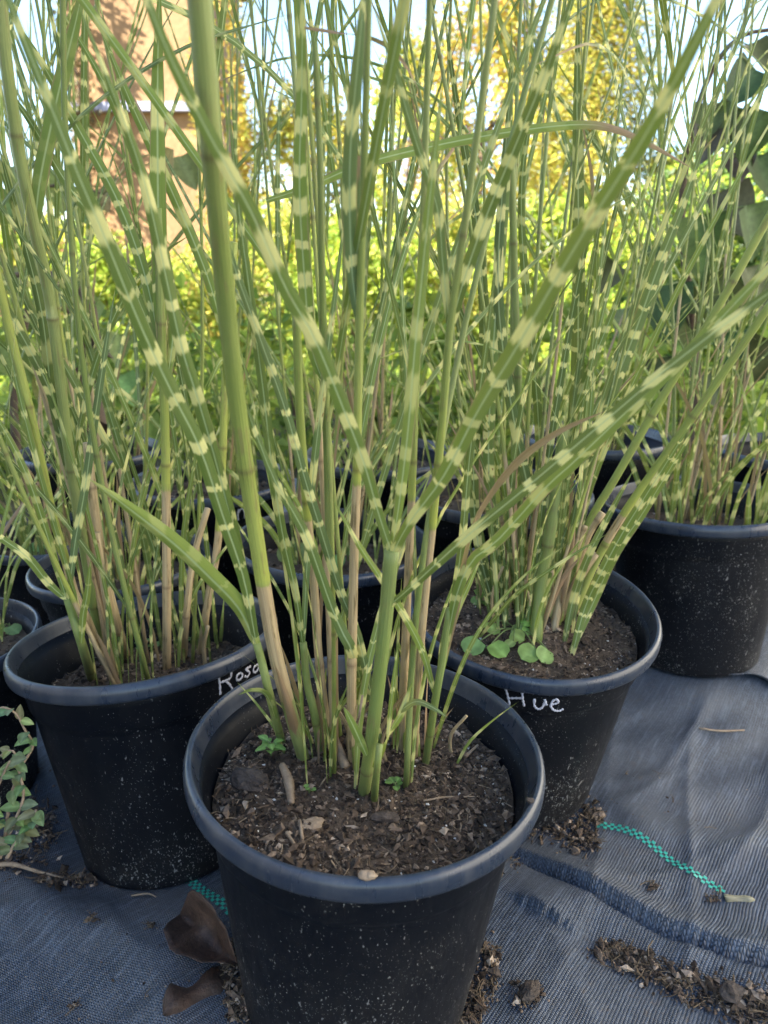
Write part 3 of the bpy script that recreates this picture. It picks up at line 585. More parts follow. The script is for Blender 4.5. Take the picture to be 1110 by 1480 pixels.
leaf(c, [PY(*q) for q in ((235, 520, .662), (231, 400, .655), (228, 250, .645), (228, 100, .635), (231, -30, .62))], .0175, fold=.15)
leaf(c, [PY(*q) for q in ((235, 520, .662), (210, 400, .66), (170, 290, .655), (110, 180, .65), (60, 90, .64), (0, 0, .63))], .0125)
leaf(c, [PY(*q) for q in ((237, 580, .665), (250, 480, .67), (240, 380, .67), (200, 240, .67), (150, 120, .66), (80, 0, .65))], .012)
leaf(c, [PY(*q) for q in ((236, 540, .665), (215, 470, .66), (160, 350, .655), (100, 270, .65), (40, 170, .645), (-20, 90, .64))], .011)
cane(g, pth('rosa', (264, 952), (270, 880, .70), (280, 805, .70), (300, 735, .70)), .0042, dry=(-.1, 1.1))
c, _ = cane(g, pth('rosa', (288, 945), (300, 870, .715), (315, 780, .712), (322, 640, .705), (328, 500, .70), (338, 350, .69)), .0046, dry=(-.1, .40), lime=.6)
leaf(c, [PY(*q) for q in ((322, 640, .705), (330, 570, .70), (322, 520, .69), (300, 560, .68))], .010, lime=.5, band=.2)
leaf(c, [PY(*q) for q in ((328, 500, .70), (300, 400, .69), (250, 280, .68), (190, 150, .67), (140, 30, .66))], .013)
for bx, by, tx, ty in ((312, 928, 306, 850), (318, 925, 325, 855), (300, 935, 285, 870), (236, 915, 236, 885)):
    leaf(g, pth('rosa', (bx, by), ((bx+tx)/2, (by+ty)/2, .70), (tx, ty, .70)), .0055, lime=.4, band=.2)
# ---- Hue pot
g = grass['hue']
for P_, w_, kw in (
  (((826, 948), (845, 880, .70), (868, 830, .69), (900, 770, .68), (950, 690, .665), (1000, 610, .65)), .0125, {}),
  (((822, 945), (858, 870, .71), (890, 800, .70), (930, 740, .69), (985, 650, .67), (1010, 605, .66)), .0120, {}),
  (((815, 930), (830, 860, .72), (852, 800, .71), (880, 745, .705), (915, 680, .69)), .0110, {}),
  (((800, 900), (790, 800, .75), (760, 690, .745), (735, 560, .74), (720, 420, .735), (728, 250, .73), (745, 60, .72)), .0150, {}),
  (((740, 880), (715, 780, .75), (706, 660, .745), (712, 520, .74), (722, 380, .735), (735, 200, .73), (740, 30, .72)), .0165, {}),
  (((790, 880), (815, 720, .78), (832, 580, .775), (836, 450, .77), (836, 300, .765), (834, 150, .76), (836, -20, .75)), .0185, dict(fold=.15)),
  (((800, 890), (850, 700, .76), (880, 580, .75), (918, 480, .745), (950, 390, .74), (985, 300, .735), (1030, 170, .73)), .0180, {}),
  (((780, 905), (800, 780, .74), (818, 640, .73), (850, 540, .725), (890, 440, .72), (925, 330, .71)), .0130, {}),
  (((720, 890), (690, 780, .77), (685, 650, .77), (700, 500, .76), (690, 330, .75), (660, 150, .74), (640, 0, .73)), .0150, {}),
  (((770, 880), (780, 700, .79), (775, 560, .79), (760, 420, .78), (755, 250, .77), (790, 80, .76)), .0125, {}),
  (((690, 920), (740, 865, .66), (800, 820, .64), (880, 770, .63)), .0055, {})):
    leaf(g, pth('hue', *P_), w_, **kw)
for P_, r_, kw in (
  (((820, 900), (862, 810, .74), (900, 745, .735), (945, 680, .73), (1010, 590, .715), (1120, 430, .69)), .0048, dict(lime=.35, dry=(.28, .36))),
  (((805, 900), (845, 770, .76), (890, 690, .755), (960, 570, .745), (1040, 440, .73), (1130, 280, .715)), .0048, dict(lime=.4)),
  (((795, 890), (830, 820, .76), (850, 770, .76), (870, 740, .76)), .0065, dict(dry=(-.1, 1.1))), (((805, 895), (840, 830, .74), (862, 800, .74)), .0062, dict(dry=(-.1, 1.1))),
  (((775, 925), (780, 850, .73), (800, 740, .725), (815, 620, .72)), .0075, {}), (((800, 910), (815, 840, .75), (845, 760, .75)), .005, dict(dry=(-.1, 1.1))),
  (((750, 870), (752, 760, .79), (750, 600, .785), (745, 430, .78), (738, 200, .76)), .0045, {}), (((735, 880), (728, 790, .77), (715, 700, .77), (700, 560, .76)), .0045, dict(dry=(-.1, .5)))):
    cane(g, pth('hue', *P_), r_, **kw)
rng = random.Random(3)
for i in range(80):                      # the short crowded shoots of this clump
    bx, by = rng.gauss(765, 32), rng.gauss(878, 22); ex = bx+(bx-745)*rng.uniform(.2, .9)+rng.gauss(0, 12); h_ = rng.uniform(70, 220)
    b0 = SO('hue', bx, by, -.004); Y0 = b0.y
    leaf(g, [b0, PY(bx+(ex-bx)*.35, by-h_*.45, Y0+.01), PY(ex, by-h_, Y0+rng.uniform(-.03, .03))], rng.uniform(.0045, .0085), roll=rng.uniform(-.9, .9), lime=rng.choice((0, 0, .3)), dry=(-1, 2) if rng.random() < .1 else (2, 2), n=10)
rg = random.Random(77)
for i in range(16):                      # long thin blades of the lettered pots sweeping up and outwards
    key = 'rosa' if i < 9 else 'hue'; bx = rg.uniform(150, 330) if key == 'rosa' else rg.uniform(740, 830); by = 940 if key == 'rosa' else 890
    b0 = SO(key, bx, by, -.004); sx = rg.uniform(-420, -120) if key == 'rosa' else rg.uniform(60, 420); hh = rg.uniform(700, 1000)
    leaf(grass[key], [b0]+[PY(bx+sx*f**1.35, by-hh*f, b0.y+rg.uniform(-.02, .02)-.05*f) for f in (.25, .5, .75, 1)], rg.uniform(.006, .010), roll=rg.uniform(-.6, .6), band=rg.choice((1, 1, .4)), n=22)
# ---- random growth for every clump
def grow(key, nc, lean, seed, hmin=.9, hmax=1.5, leaves=(4, 6), wl=(.0036, .0095), bias=(0, 0), rad=.055, rc=(.0016, .0031), dryp=.5):
    rg = random.Random(seed); g = grass[key]; m = PM[key]; hz, R = SOILF[key]; s_ = PD[key][6]
    for i in range(nc):
        a = rg.uniform(0, 6.28); rr = rad*math.sqrt(rg.random()); lx, ly = rr*math.cos(a), rr*math.sin(a); b0 = np.array(m@Vector((lx, ly, hz(lx, ly)-.006)))
        h = rg.uniform(hmin, hmax); la = a+rg.gauss(0, .7); lm = lean*rg.uniform(.2, 1.7)
        d = np.array([math.cos(la)*lm+bias[0], math.sin(la)*lm+bias[1]]); wob = rg.gauss(0, .02)
        f = lambda t: b0+np.array([d[0]*h*t**1.25+wob*math.sin(t*5), d[1]*h*t**1.25+wob*math.cos(t*4)*.6, h*t])
        pts = [f(t) for t in np.linspace(0, 1, 8)]
        dr = rg.uniform(.12, .30) if rg.random() < dryp else 0
        c, _ = cane(g, pts, rg.uniform(*rc), dry=(-.1, dr) if dr else (0, 0), lime=rg.choice((0, 0, .3)), n=22, k=7, taper=.4)
        for j in range(rg.randint(*leaves)):
            t = .08+.8*(j+rg.random())/leaves[1]; p0 = f(t); tg = unit(f(t+.03)-p0); fa = rg.uniform(0, 6.28); sp = math.radians(rg.uniform(7, 36))
            sv_ = np.array([math.cos(fa), math.sin(fa), 0]); dd = unit(tg*math.cos(sp)+sv_*math.sin(sp)); L = rg.uniform(.32, .68); dp = rg.choice((0, .1, .3, .8))*rg.random()
            q = [p0+dd*L*s+np.array([sv_[0]*dp*.5, sv_[1]*dp*.5, -dp])*L*s**2.4 for s in (0, .2, .4, .6, .8, 1)]
            # roomy clearance round the lens
            if min(np.linalg.norm(x-np.array([0, 0, CAM_H])) for x in q) < .27: continue
            leaf(c, q, rg.uniform(*wl), face=(rg.gauss(0, .6), 1, .1), roll=rg.gauss(0, .45), lime=rg.choice((0, 0, 0, .25)), fold=rg.uniform(.15, .45), tipdry=rg.choice((0, 0, .1, .25)), band=rg.choice((1, 1, 1, .75, .3)), n=16, twist=rg.gauss(0, .5))
        if dr:                          # a papery dead sheath peeling off the straw part
            t0 = rg.uniform(.0, .06); a2 = rg.uniform(0, 6.28); of = np.array([math.cos(a2), math.sin(a2), 0])*rg.uniform(.006, .02)
            leaf(c, [f(t0), f(t0+.05)+of*.25, f(t0+rg.uniform(.08, .14))+of], rg.uniform(.006, .010), dry=(-1, 2), fold=.8, n=9, twist=rg.gauss(0, .8), face=(0, 1, 0))
        for _ in range(rg.randint(1, 4)):
            p0 = b0+np.array([rg.gauss(0, .012), rg.gauss(0, .012), 0]); fa = rg.uniform(0, 6.28); L = rg.uniform(.10, .42); sp = rg.uniform(.1, .5)
            leaf(g, [p0+np.array([math.cos(fa)*sp*s, math.sin(fa)*sp*s, 1])*L*s for s in (0, .3, .6, 1)], rg.uniform(.0035, .008), face=(rg.gauss(0, .5), 1, 0), n=10, lime=rg.choice((0, .4)), dry=(-1, 2) if rg.random() < .18 else (2, 2), roll=rg.gauss(0, .5))
grow('front', 4, .14, 11, .8, 1.3, (3, 6), bias=(0, .10), rad=.035, wl=(.004, .008), rc=(.0018, .003))
grow('rosa', 6, .18, 12, bias=(-.06, .05), rc=(.002, .0032)); grow('hue', 7, .22, 13, .9, 1.4, bias=(.08, .04), rad=.045)
grow('right', 12, .18, 14, rad=.07, bias=(.05, 0)); grow('midleft', 5, .2, 15); grow('farleft', 5, .18, 16, rad=.05); grow('lowleft', 4, .2, 17, .8, 1.2, rad=.05)
grow('centre', 6, .15, 18, 1., 1.6, (3, 5)); grow('behindhue', 6, .17, 19, 1., 1.6, (3, 5)); grow('lettern', 5, .17, 20, leaves=(3, 5)); grow('backmid', 5, .16, 21, 1.1, 1.7, (3, 5))
grow('backright', 6, .17, 22); grow('backfarright', 6, .18, 23); grow('backleft', 4, .18, 24)
rg = random.Random(56)
for i in range(26):                      # old cut stubs and dead straws in the crowns
    key, mx, my, sx_, sy_ = rg.choice((('front', 530, 1082, 55, 14), ('rosa', 190, 950, 50, 8), ('hue', 775, 890, 38, 20))); bx, by = rg.gauss(mx, sx_), rg.gauss(my, sy_); b0 = SO(key, bx, by, -.004); hh = rg.uniform(18, 90)
    cane(grass[key], [b0, PY(bx+rg.gauss(0, 5), by-hh*.5, b0.y), PY(bx+rg.gauss(0, 16), by-hh, b0.y-.004)], rg.uniform(.0014, .0034), dry=(-.1, 1.1), n=9, nodes=[], k=7)
rg = random.Random(55)
for i in range(22):                      # short blades and dead sheaths round the foot of the front clump
    bx, by = rg.gauss(530, 62), rg.gauss(1085, 14); b0 = SO('front', bx, by, -.004); hh = rg.uniform(60, 260); sx = (bx-530)*rg.uniform(.1, .7)+rg.gauss(0, 25)
    leaf(grass['front'], [b0]+[PY(bx+sx*f**1.4, by-hh*f, b0.y-.01*f) for f in (.35, .7, 1)], rg.uniform(.003, .0068), roll=rg.uniform(-.9, .9), lime=rg.choice((0, .3, .6)), dry=(-1, 2) if rg.random() < .3 else (2, 2), n=12, twist=rg.gauss(0, .8))
rg = random.Random(91)
for key in ('right', 'midleft', 'farleft', 'lowleft', 'centre', 'behindhue', 'lettern', 'backmid', 'backright', 'backfarright', 'backleft'):
    hz, R_ = SOILF[key]; m = PM[key]
    for i in range(20):                  # young shoots low in the clumps of the rows behind
        a = rg.uniform(0, 6.28); q = R_*.75*math.sqrt(rg.random()); lx, ly = q*math.cos(a), q*math.sin(a); b0 = np.array(m@Vector((lx, ly, hz(lx, ly)-.005))); L = rg.uniform(.10, .36); la = a+rg.gauss(0, 1); ln = rg.uniform(.1, .7)
        leaf(grass[key], [b0+np.array([math.cos(la)*ln*s_**1.5, math.sin(la)*ln*s_**1.5, s_*(1-.25*ln*s_)])*L for s_ in (0, .3, .6, 1)], rg.uniform(.005, .011), face=(rg.gauss(0, .6), 1, 0), roll=rg.gauss(0, .6), n=9, lime=rg.choice((0, .3, .6)), dry=(-1, 2) if rg.random() < .12 else (2, 2))
#@@PART2
# ------------------------------------------------------------------ small plants
GREENS = [(.13, .24, .055), (.16, .28, .07), (.11, .20, .055)]
def leaf_patch(outline, L, W, cup=.15, curl=.2, nseg=7, ncross=5):
    """leaf surface on +Y from the origin; outline(f)->half width fraction"""
    V, F = [], []
    for i in range(nseg+1):
        f = i/nseg; hw = max(outline(f), .015)*W/2
        for j in range(ncross):
            c = -1+2*j/(ncross-1); V.append((c*hw, f*L, cup*abs(c)**1.4*hw*2-curl*L*f*f))
    F = [(i*ncross+j, i*ncross+j+1, (i+1)*ncross+j+1, (i+1)*ncross+j) for i in range(nseg) for j in range(ncross-1)]
    return np.array(V), F
OVATE = lambda f: math.sin(math.pi*min(1, f**.72))**.8 if 0 < f < 1 else 0
HEART = lambda f: (min(1, (f/.16))**.5)*(1-f**2.1)**.75 if f < 1 else 0
ROUND = lambda f: math.sqrt(max(0, 1-(2*f-1)**2))**.9
def place_leaf(name, parent, pos, direction, up, L, W, outline, colr, mat=None, cup=.15, curl=.2, lobes=0):
    V, F = leaf_patch(outline, L, W, cup, curl)
    if lobes: V[:, 1] -= lobes*L*np.exp(-(V[:, 1]/(L*.16))**2)*np.clip(np.abs(V[:, 0])/(W*.25), 0, 1)
    d = unit(np.array(direction, float)); s = unit(np.cross(d, np.array(up, float))); n = np.cross(s, d)
    Wd = np.array(pos)+V[:, :1]*s+V[:, 1:2]*d+V[:, 2:]*n
    rib = (np.abs(V[:, 0]) < 1e-6)[:, None]
    c = np.tile(np.array(colr, float), (len(V), 1)); c = np.where(rib, c*1.35+.02, c)*np.random.uniform(.88, 1.12, (len(V), 1))
    return mesh_obj(name, Wd, F, mat or M['leafv'], parent, colr=c)
def stemlet(parent, a, b, r, colr=(.2, .26, .09), sag=0.):
    mid = (np.array(a)+np.array(b))/2+np.array([0, 0, sag]); C = catmull([a, mid, b], 7); V, F, UV = tube_data(C, r, 5)
    return mesh_obj('stem', V, F, M['leafv'], parent, uv=UV, colr=np.tile(np.array(colr), (len(V), 1)))
def seedling(base, n, L, label, spread=1., outline=OVATE, wf=.7, colr=GREENS[1], h=.012, seed=0):
    rg = random.Random(seed); e = empty('seedling', base); tag(e, label, 'seedling'); b = np.array(base)
    stemlet(e, b-np.array([0, 0, .004]), b+np.array([0, 0, h]), .0009)
    for i in range(n):
        a = i*2.4+rg.uniform(-.3, .3); t = .45+.55*i/max(1, n-1); p = b+np.array([0, 0, h*t]); el = rg.uniform(.1, .6)
        d = np.array([math.cos(a)*spread, math.sin(a)*spread, el]); q = p+unit(d)*L*.35
        stemlet(e, p, q, .0005); place_leaf('leaf', e, q, d, (0, 0, 1), L*rg.uniform(.75, 1.1), L*wf, outline, colr)
    return e
seedling(SO('front', 392, 1096), 11, .0105, 'bright green many-leaved seedling at the foot of the straw cane', colr=(.22, .38, .09), h=.016, seed=1)
seedling(SO('front', 571, 1141), 5, .0062, 'tiny round-leaved seedling in front of the thick green stem', outline=ROUND, wf=.95, h=.006, seed=2)
seedling(SO('front', 447, 1146), 3, .0048, 'tiniest seedling with two round leaves between bark and stem', outline=ROUND, wf=.95, h=.005, seed=3)
for i, (x, y, lb) in enumerate(((208, 941, 'small green seedling in the middle of the Rosa pot soil'), (232, 938, 'small seedling touching the tall straw cane in the Rosa pot'), (276, 930, 'small seedling by the short broken straw in the Rosa pot'))):
    seedling(SO('rosa', x, y), 4, .010, lb, outline=ROUND, wf=.8, colr=(.15, .25, .08), h=.008, seed=5+i)
def broad_weed(name, key, spec, label, hgt, seed, droop=.25):
    rg = random.Random(seed); r0 = SO(key, *spec[0]); e = empty(name, r0); tag(e, label, 'weed')
    for (px, py, sz) in spec[1:]:
        z0 = SO(key, px, py); p = z0+Vector((0, 0, hgt*rg.uniform(.5, 1.1))); d = ray(px, py); t = (p-ORG).length; p = ORG+d.normalized()*(t-.004)
        L = sz/FPX*p.y*1.1; a = rg.uniform(-2.6, -.5); dr = np.array([math.cos(a), math.sin(a)*.8, -droop]); st = np.array(p)-unit(dr)*L*.5
        stemlet(e, np.array(r0)-np.array([0, 0, .003]), st, .0008, sag=.006)
        place_leaf('leaf', e, st, dr, (rg.gauss(0, .25), -.45, 1), L, L*1.12, ROUND, [c*rg.uniform(.85, 1.2) for c in (.22, .33, .085)], cup=.06, curl=.08, lobes=.20)
    return e
broad_weed('violet_weed', 'hue', [(745, 905), (683, 934, 32), (721, 939, 30), (764, 944, 30), (787, 947, 27), (737, 930, 15), (748, 920, 22), (711, 908, 24), (764, 897, 25), (751, 907, 16), (762, 912, 15)], 'creeping round-leaved weed at the front of the Hue pot soil', .012, 4)
broad_weed('violet_weed', 'hue', [(690, 880), (699, 857, 24), (706, 868, 18), (690, 868, 18)], 'three-leaved weed at the back of the Hue pot soil', .014, 5)
broad_weed('broad_leaved_weed', 'centre', [(480, 800), (487, 772, 54), (423, 800, 40), (487, 812, 24), (470, 822, 22), (503, 800, 24), (450, 815, 22)], 'broad-leaved weed in the middle pot behind the front pot', .035, 6, .6)
broad_weed('broad_leaved_weed', 'lowleft', [(15, 905), (20, 910, 20), (5, 912, 16)], 'small weed in the little pot beside the Rosa pot', .01, 8)
broad_weed('broad_leaved_weed', 'farleft', [(55, 802), (55, 795, 26), (40, 805, 20)], 'light green weed in the pot beyond the little pot', .02, 9)
broad_weed('broad_leaved_weed', 'midleft', [(248, 770), (250, 768, 26), (268, 775, 26), (240, 780, 20)], 'soft green weed in the tilted pot behind the Rosa pot', .02, 10)
broad_weed('broad_leaved_weed', 'right', [(985, 725), (978, 712, 40), (962, 728, 30)], 'pale green weed in the large pot on the lapped cloth', .03, 12)
# leafy weed at the edge of the cloth
wb = G(8, 1235); e = empty('leafy_weed', wb); tag(e, 'grey green leafy weed with woody stems beside the Rosa pot', 'weed')
rg = random.Random(21)
for k, st in enumerate(([(5, 1235, .47), (14, 1160, .49), (30, 1110, .51), (48, 1078, .53), (36, 1055, .52), (22, 1030, .52), (2, 1022, .52), (-12, 1030, .52)], [(0, 1240, .47), (20, 1190, .48), (34, 1150, .49), (26, 1110, .50), (18, 1085, .50), (-6, 1096, .5)],
      [(10, 1240, .465), (30, 1205, .475), (48, 1190, .48), (52, 1170, .485)], [(-10, 1240, .46), (-12, 1170, .48), (0, 1130, .49), (14, 1100, .49)])):
    pts = [PY(*q) for q in st]; C = catmull(pts, 26); V, F, UV = tube_data(C, np.linspace(.0016, .0008, 26), 6); sm = mesh_obj('stem', V, F, M['twig'], e, uv=UV)
    for i in range(4, 26, 2):
        for sgn in (-1, 1):
            if rg.random() < .12: continue
            a = rg.uniform(0, 6.28); d = np.array([math.cos(a), math.sin(a)*.6-.5, rg.uniform(-.2, .6)]); L = rg.uniform(.009, .0165)
            place_leaf('leaf', sm, C[i], d, (0, -.5, 1), L, L*.62, OVATE, [c*rg.uniform(.75, 1.2) for c in (.165, .215, .085)], cup=.1, curl=.25)
# ------------------------------------------------------------------ spilled soil, chips, twigs, fallen leaves
def spill(name, label, spots, n, seed, smax=.006, hgt=.006):
    rng = np.random.default_rng(seed); P = []
    for k in range(n):
        x, y, rx, ry = spots[rng.integers(len(spots))]; p = G(x+rng.normal()*rx, y+rng.normal()*ry); P.append((p.x, p.y, p.z))
    P = np.array(P); S = .0010+smax*rng.power(.28, n)*rng.uniform(.15, 1, n); P[:, 2] += S*.4+hgt*rng.uniform(0, 1, n)**2*.5
    a = blob_set(P, S, crumb_cols(n, rng)*1.15, seed); nf = n//9; Pf = P[rng.integers(n, size=nf)]+[0, 0, .002]; b = fibre_set(Pf, rng.uniform(.005, .02, nf), np.tile([[.16, .115, .07]], (nf, 1))*rng.uniform(.4, 1.2, (nf, 1)), seed, .0004)
    V, F = merge([(a[0], a[1]), (b[0], b[1])]); tag(mesh_obj(name, V, F, M['crumb'], smooth=False, colr=np.concatenate([a[2], b[2]])), label, 'soil', kind='stuff')
spill('spilled_soil', 'brown soil crumbs spilled at the foot of the Hue pot', [(800, 1203, 22, 9), (835, 1200, 16, 14), (845, 1220, 12, 9), (855, 1180, 6, 8)], 750, 31)
spill('spilled_soil', 'soil crumbs along the fold of the cloth', [(885, 1378, 14, 6), (925, 1395, 16, 9), (975, 1415, 22, 10), (1030, 1440, 26, 12), (1085, 1460, 26, 14)], 1500, 32)
spill('spilled_soil', 'soil crumbs against the base of the front pot', [(705, 1395, 10, 18), (690, 1445, 12, 14), (672, 1475, 10, 10)], 520, 33)
spill('spilled_soil', 'loose lump of soil crumbs on the cloth beyond the front pot base', [(762, 1443, 12, 8)], 160, 34)
spill('spilled_soil', 'dark crumbs under the two withered brown leaves', [(338, 1425, 8, 28), (345, 1460, 8, 14), (330, 1400, 6, 12)], 420, 35)
spill('spilled_soil', 'crumbs of earth around the leafy weed and twig', [(20, 1240, 30, 14), (60, 1200, 14, 18), (110, 1272, 30, 6), (40, 1165, 16, 30)], 900, 36)
spill('spilled_soil', 'few scattered crumbs on the open cloth', [(133, 1330, 5, 5), (110, 1455, 4, 3), (745, 1250, 7, 7), (945, 1282, 5, 3), (1030, 1300, 7, 4), (217, 1338, 3, 3), (950, 1160, 60, 30), (150, 1400, 70, 40)], 200, 37, .0028)
def lump(name, pos, size, mat, label, cat, seed, rotz=0, tilt=0, parent=None):
    rg = random.Random(seed); V, F = [], []; nu, nv = 14, 9
    for i in range(nv+1):
        t = math.pi*i/nv
        for j in range(nu):
            a = 2*math.pi*j/nu; v = Vector((math.sin(t)*math.cos(a), math.sin(t)*math.sin(a), math.cos(t))); k = 1+.30*mnoise.noise(v*1.6+Vector((seed*3.3, 0, 0)))+.12*mnoise.noise(v*5+Vector((0, seed, 0)))
            V.append(Vector((v.x*size[0], v.y*size[1], v.z*size[2]))*k)
    F = [(i*nu+j, i*nu+(j+1) % nu, (i+1)*nu+(j+1) % nu, (i+1)*nu+j) for i in range(nv) for j in range(nu)]
    m = Matrix.Translation(pos)@Matrix.Rotation(rotz, 4, 'Z')@Matrix.Rotation(tilt, 4, 'X'); return tag(mesh_obj(name, [m@v for v in V], F, mat, smooth=False), label, cat)
lump('bark_chunk', SO('front', 363, 1135, .004), (.0185, .0105, .0065), M['lump'], 'large dark bark chunk lying below the seedling', 'bark', 2, -.5, .4)
lump('wood_chip', SO('front', 452, 1196, .003), (.008, .006, .003), M['twig'], 'flat tan wood chip on the front pot soil', 'wood chip', 3, .4, .2)
lump('wood_chip', SO('front', 556, 1186, .003), (.011, .005, .004), M['lump'], 'dark chip flecked with white in front of the thick stem', 'wood chip', 5, .1)
lump('soil_crumb', PM['front']@Vector((.004, -.1345, .2435)), (.0058, .0035, .0028), M['twig'], 'brown crumb resting on the near rim of the front pot', 'crumb', 6)
lump('soil_crumb', PM['front']@Vector((.118, -.062, .2432)), (.0030, .0022, .0018), M['lump'], 'dark crumb on the rim next to the Hue pot', 'crumb', 8)
lump('soil_crumb', G(765, 1440, .006), (.012, .007, .006), M['lump'], 'chunk of dried root and soil on the cloth', 'crumb', 9, .8)
lump('soil_crumb', G(1055, 1440, .006), (.011, .008, .006), M['lump'], 'brown clod in the crumbs along the cloth fold', 'crumb', 12, .3)
def stick(name, pts, r, label, cat='twig', mat='twig'):
    return tag(tube(name, pts, r, M[mat], None, 6), label, cat)
stick('bark_strip', [SO('front', 408, 1112, .004), SO('front', 417, 1135, .004), SO('front', 421, 1165, .003)], [.003, .0042, .0025], 'brown strip of dead stalk lying beside the bark chunk')
stick('stub', [SO('front', 470, 1062, .016), SO('front', 484, 1088, .010), SO('front', 500, 1112, .002)], [.0042, .0045, .004], 'cut grey stub of an old cane leaning in the soil', 'stub')
stick('straw', [SO('front', 612, 1162, .003), SO('front', 645, 1158, .004), SO('front', 690, 1156, .003)], [.0007, .0009, .0005], 'pale straw lying on the front pot soil', 'straw')
stick('straw', [SO('front', 433, 1190, .003), SO('front', 437, 1218, .003)], [.0012, .0014], 'short pale straw standing near the tan chip', 'straw')
stick('straw', [SO('front', 414, 1208, .003), SO('front', 426, 1226, .003)], [.0016, .0012], 'stubby pale straw by the near wall of the front pot', 'straw')
stick('straw', [SO('front', 505, 1085, .003), PY(520, 1030, .44), PY(524, 1005, .445)], [.0012, .0010], 'thin white straw upright beside the thick green stem', 'straw')
stick('straw', [SO('front', 672, 1098, .003), SO('front', 690, 1085, .006)], [.0016, .001], 'curled pale husk on the front pot soil', 'straw')
stick('twig', [G(-20, 1256, .004), G(20, 1258, .008), G(55, 1266, .006), G(92, 1273, .004)], [.0022, .0026, .002, .001], 'crooked pale root lying on the cloth beside the leafy weed')
stick('straw', [G(1010, 1055, .003), G(1040, 1060, .004), G(1075, 1058, .003)], [.0012, .0016, .0010], 'pale straw lying on the cloth below the large right pot', 'straw')
stick('straw', [G(190, 1298, .003), G(215, 1296, .004), G(226, 1300, .003)], [.001, .0012, .0006], 'yellow grass stub at the base of the Rosa pot', 'straw')
def fallen(pos, L, W, dirv, up, mat, label, cup, curl, wav, seed):
    V, F = leaf_patch(OVATE, L, W, cup, curl, 16, 11); rg = random.Random(seed)
    for v in V:
        v[0] *= 1+.16*mnoise.noise((v[1]*90, seed*3., np.sign(v[0])))
        v[2] += wav*(mnoise.noise((v[0]*55+seed, v[1]*45, seed))*1.0+.6*math.sin(v[1]/L*7+v[0]/W*3+seed)*abs(v[0])/W*2)
    d = unit(np.array(dirv, float)); s = unit(np.cross(d, np.array(up, float))); n = np.cross(s, d); Wd = np.array(pos)+V[:, :1]*s+V[:, 1:2]*d+V[:, 2:]*n
    o = mesh_obj('fallen_leaf', Wd, F, mat); m = o.modifiers.new('t', 'SOLIDIFY'); m.thickness = .0006; return tag(o, label, 'leaf')
a_, b_ = G(262, 1335, .012), G(350, 1412, .012); fallen(np.array(a_), (b_-a_).length*1.0, .046, b_-a_, (-.5, -.3, 1), M['brown'], 'withered brown leaf curled up on edge against the front pot', .75, -.15, .014, 1)
a_, b_ = G(236, 1470, .004), G(345, 1412, .020); fallen(np.array(a_), (b_-a_).length*1.0, .040, b_-a_, (.1, -.5, 1), M['brown'], 'broad withered brown leaf with its tip to the front pot', -.5, .25, .012, 2)
a_, b_ = G(1046, 1302, .006), G(1112, 1306, .008); fallen(np.array(a_), (b_-a_).length, .032, b_-a_, (0, -.4, 1), M['pale'], 'pale curled dry leaf at the end of the green thread', -.9, .35, .011, 3)
# ------------------------------------------------------------------ background
def HX(px, Y): return (px-555)/FPX*Y/1.052
def leaf_cloud(centres, spread, n, size, pal, seed, aspect=.55, flat=0.):
    rng = np.random.default_rng(seed); c = np.asarray(centres); k = rng.integers(len(c), size=n); P = c[k]+rng.normal(size=(n, 3))*np.asarray(spread)
    d = rng.normal(size=(n, 3)); d[:, 2] = d[:, 2]*(1-flat)-.15; d = unit(d); r = rng.normal(size=(n, 3)); r[:, 2] += flat*2; s = unit(np.cross(d, r)); nn = np.cross(s, d)
    L = (size*rng.uniform(.6, 1.35, n))[:, None]; W = L*aspect
    V = np.stack([P-d*L/2, P-s*W/2+nn*W*.16, P+d*L/2-nn*L*.1, P+s*W/2+nn*W*.16], 1); pal = np.asarray(pal, float)
    shade = rng.uniform(.75, 1.2, len(c))[k]; col_ = pal[rng.integers(len(pal), size=n)]*(shade*rng.uniform(.8, 1.2, n))[:, None]
    F = np.arange(n*4).reshape(-1, 4); return V.reshape(-1, 3), F, np.repeat(col_, 4, 0)
def tree(name, label, cat, x, y, z0, ztop, rx, ry, shape, ncl, n, size, pal, seed, group=None, trunk_r=.06, aspect=.55, flat=0., sp=.16, branches=8):
    rng = np.random.default_rng(seed); e = empty(name, (x, y, -.05)); tag(e, label, cat, group); C = []
    for i in range(ncl):
        t = rng.uniform(0, 1); rad = shape(t); a = rng.uniform(0, 6.28); q = math.sqrt(rng.uniform(.15, 1))*rad; C.append((x+math.cos(a)*q*rx, y+math.sin(a)*q*ry, z0+(ztop-z0)*t))
    C = np.array(C); V, F, cc = leaf_cloud(C, (rx*sp, ry*sp, (ztop-z0)*sp*.6), n, size, pal, seed, aspect, flat)
    V[:, 2] = np.maximum(V[:, 2], -.04)
    mesh_obj('crown', V, F, M['bgleaf'], e, smooth=False, colr=cc)
    tr = [(x, y, -.1), (x+rng.normal()*.05, y, z0+(ztop-z0)*.35), (x+rng.normal()*.08, y, z0+(ztop-z0)*.9)]; parts = [tube_data(catmull(tr, 14), np.linspace(trunk_r, trunk_r*.2, 14), 7)[:2]]
    for i in range(branches):
        q = C[rng.integers(len(C))]; h = min(q[2]*.75, ztop*.8); st = np.array([x, y, max(.05, h-.15)]); parts.append(tube_data(catmull([st, (st+q)/2+[0, 0, .05], q], 8), np.linspace(trunk_r*.35, trunk_r*.08, 8), 5)[:2])
    Vb, Fb = merge(parts); mesh_obj('trunk', Vb, Fb, M['bark'], e); return e
egg = lambda t: math.sin(math.pi*min(1, .12+.88*t))**.7; cone = lambda t: 1.02-t*.93; dome = lambda t: math.sqrt(max(.05, 1-t*t*.95))
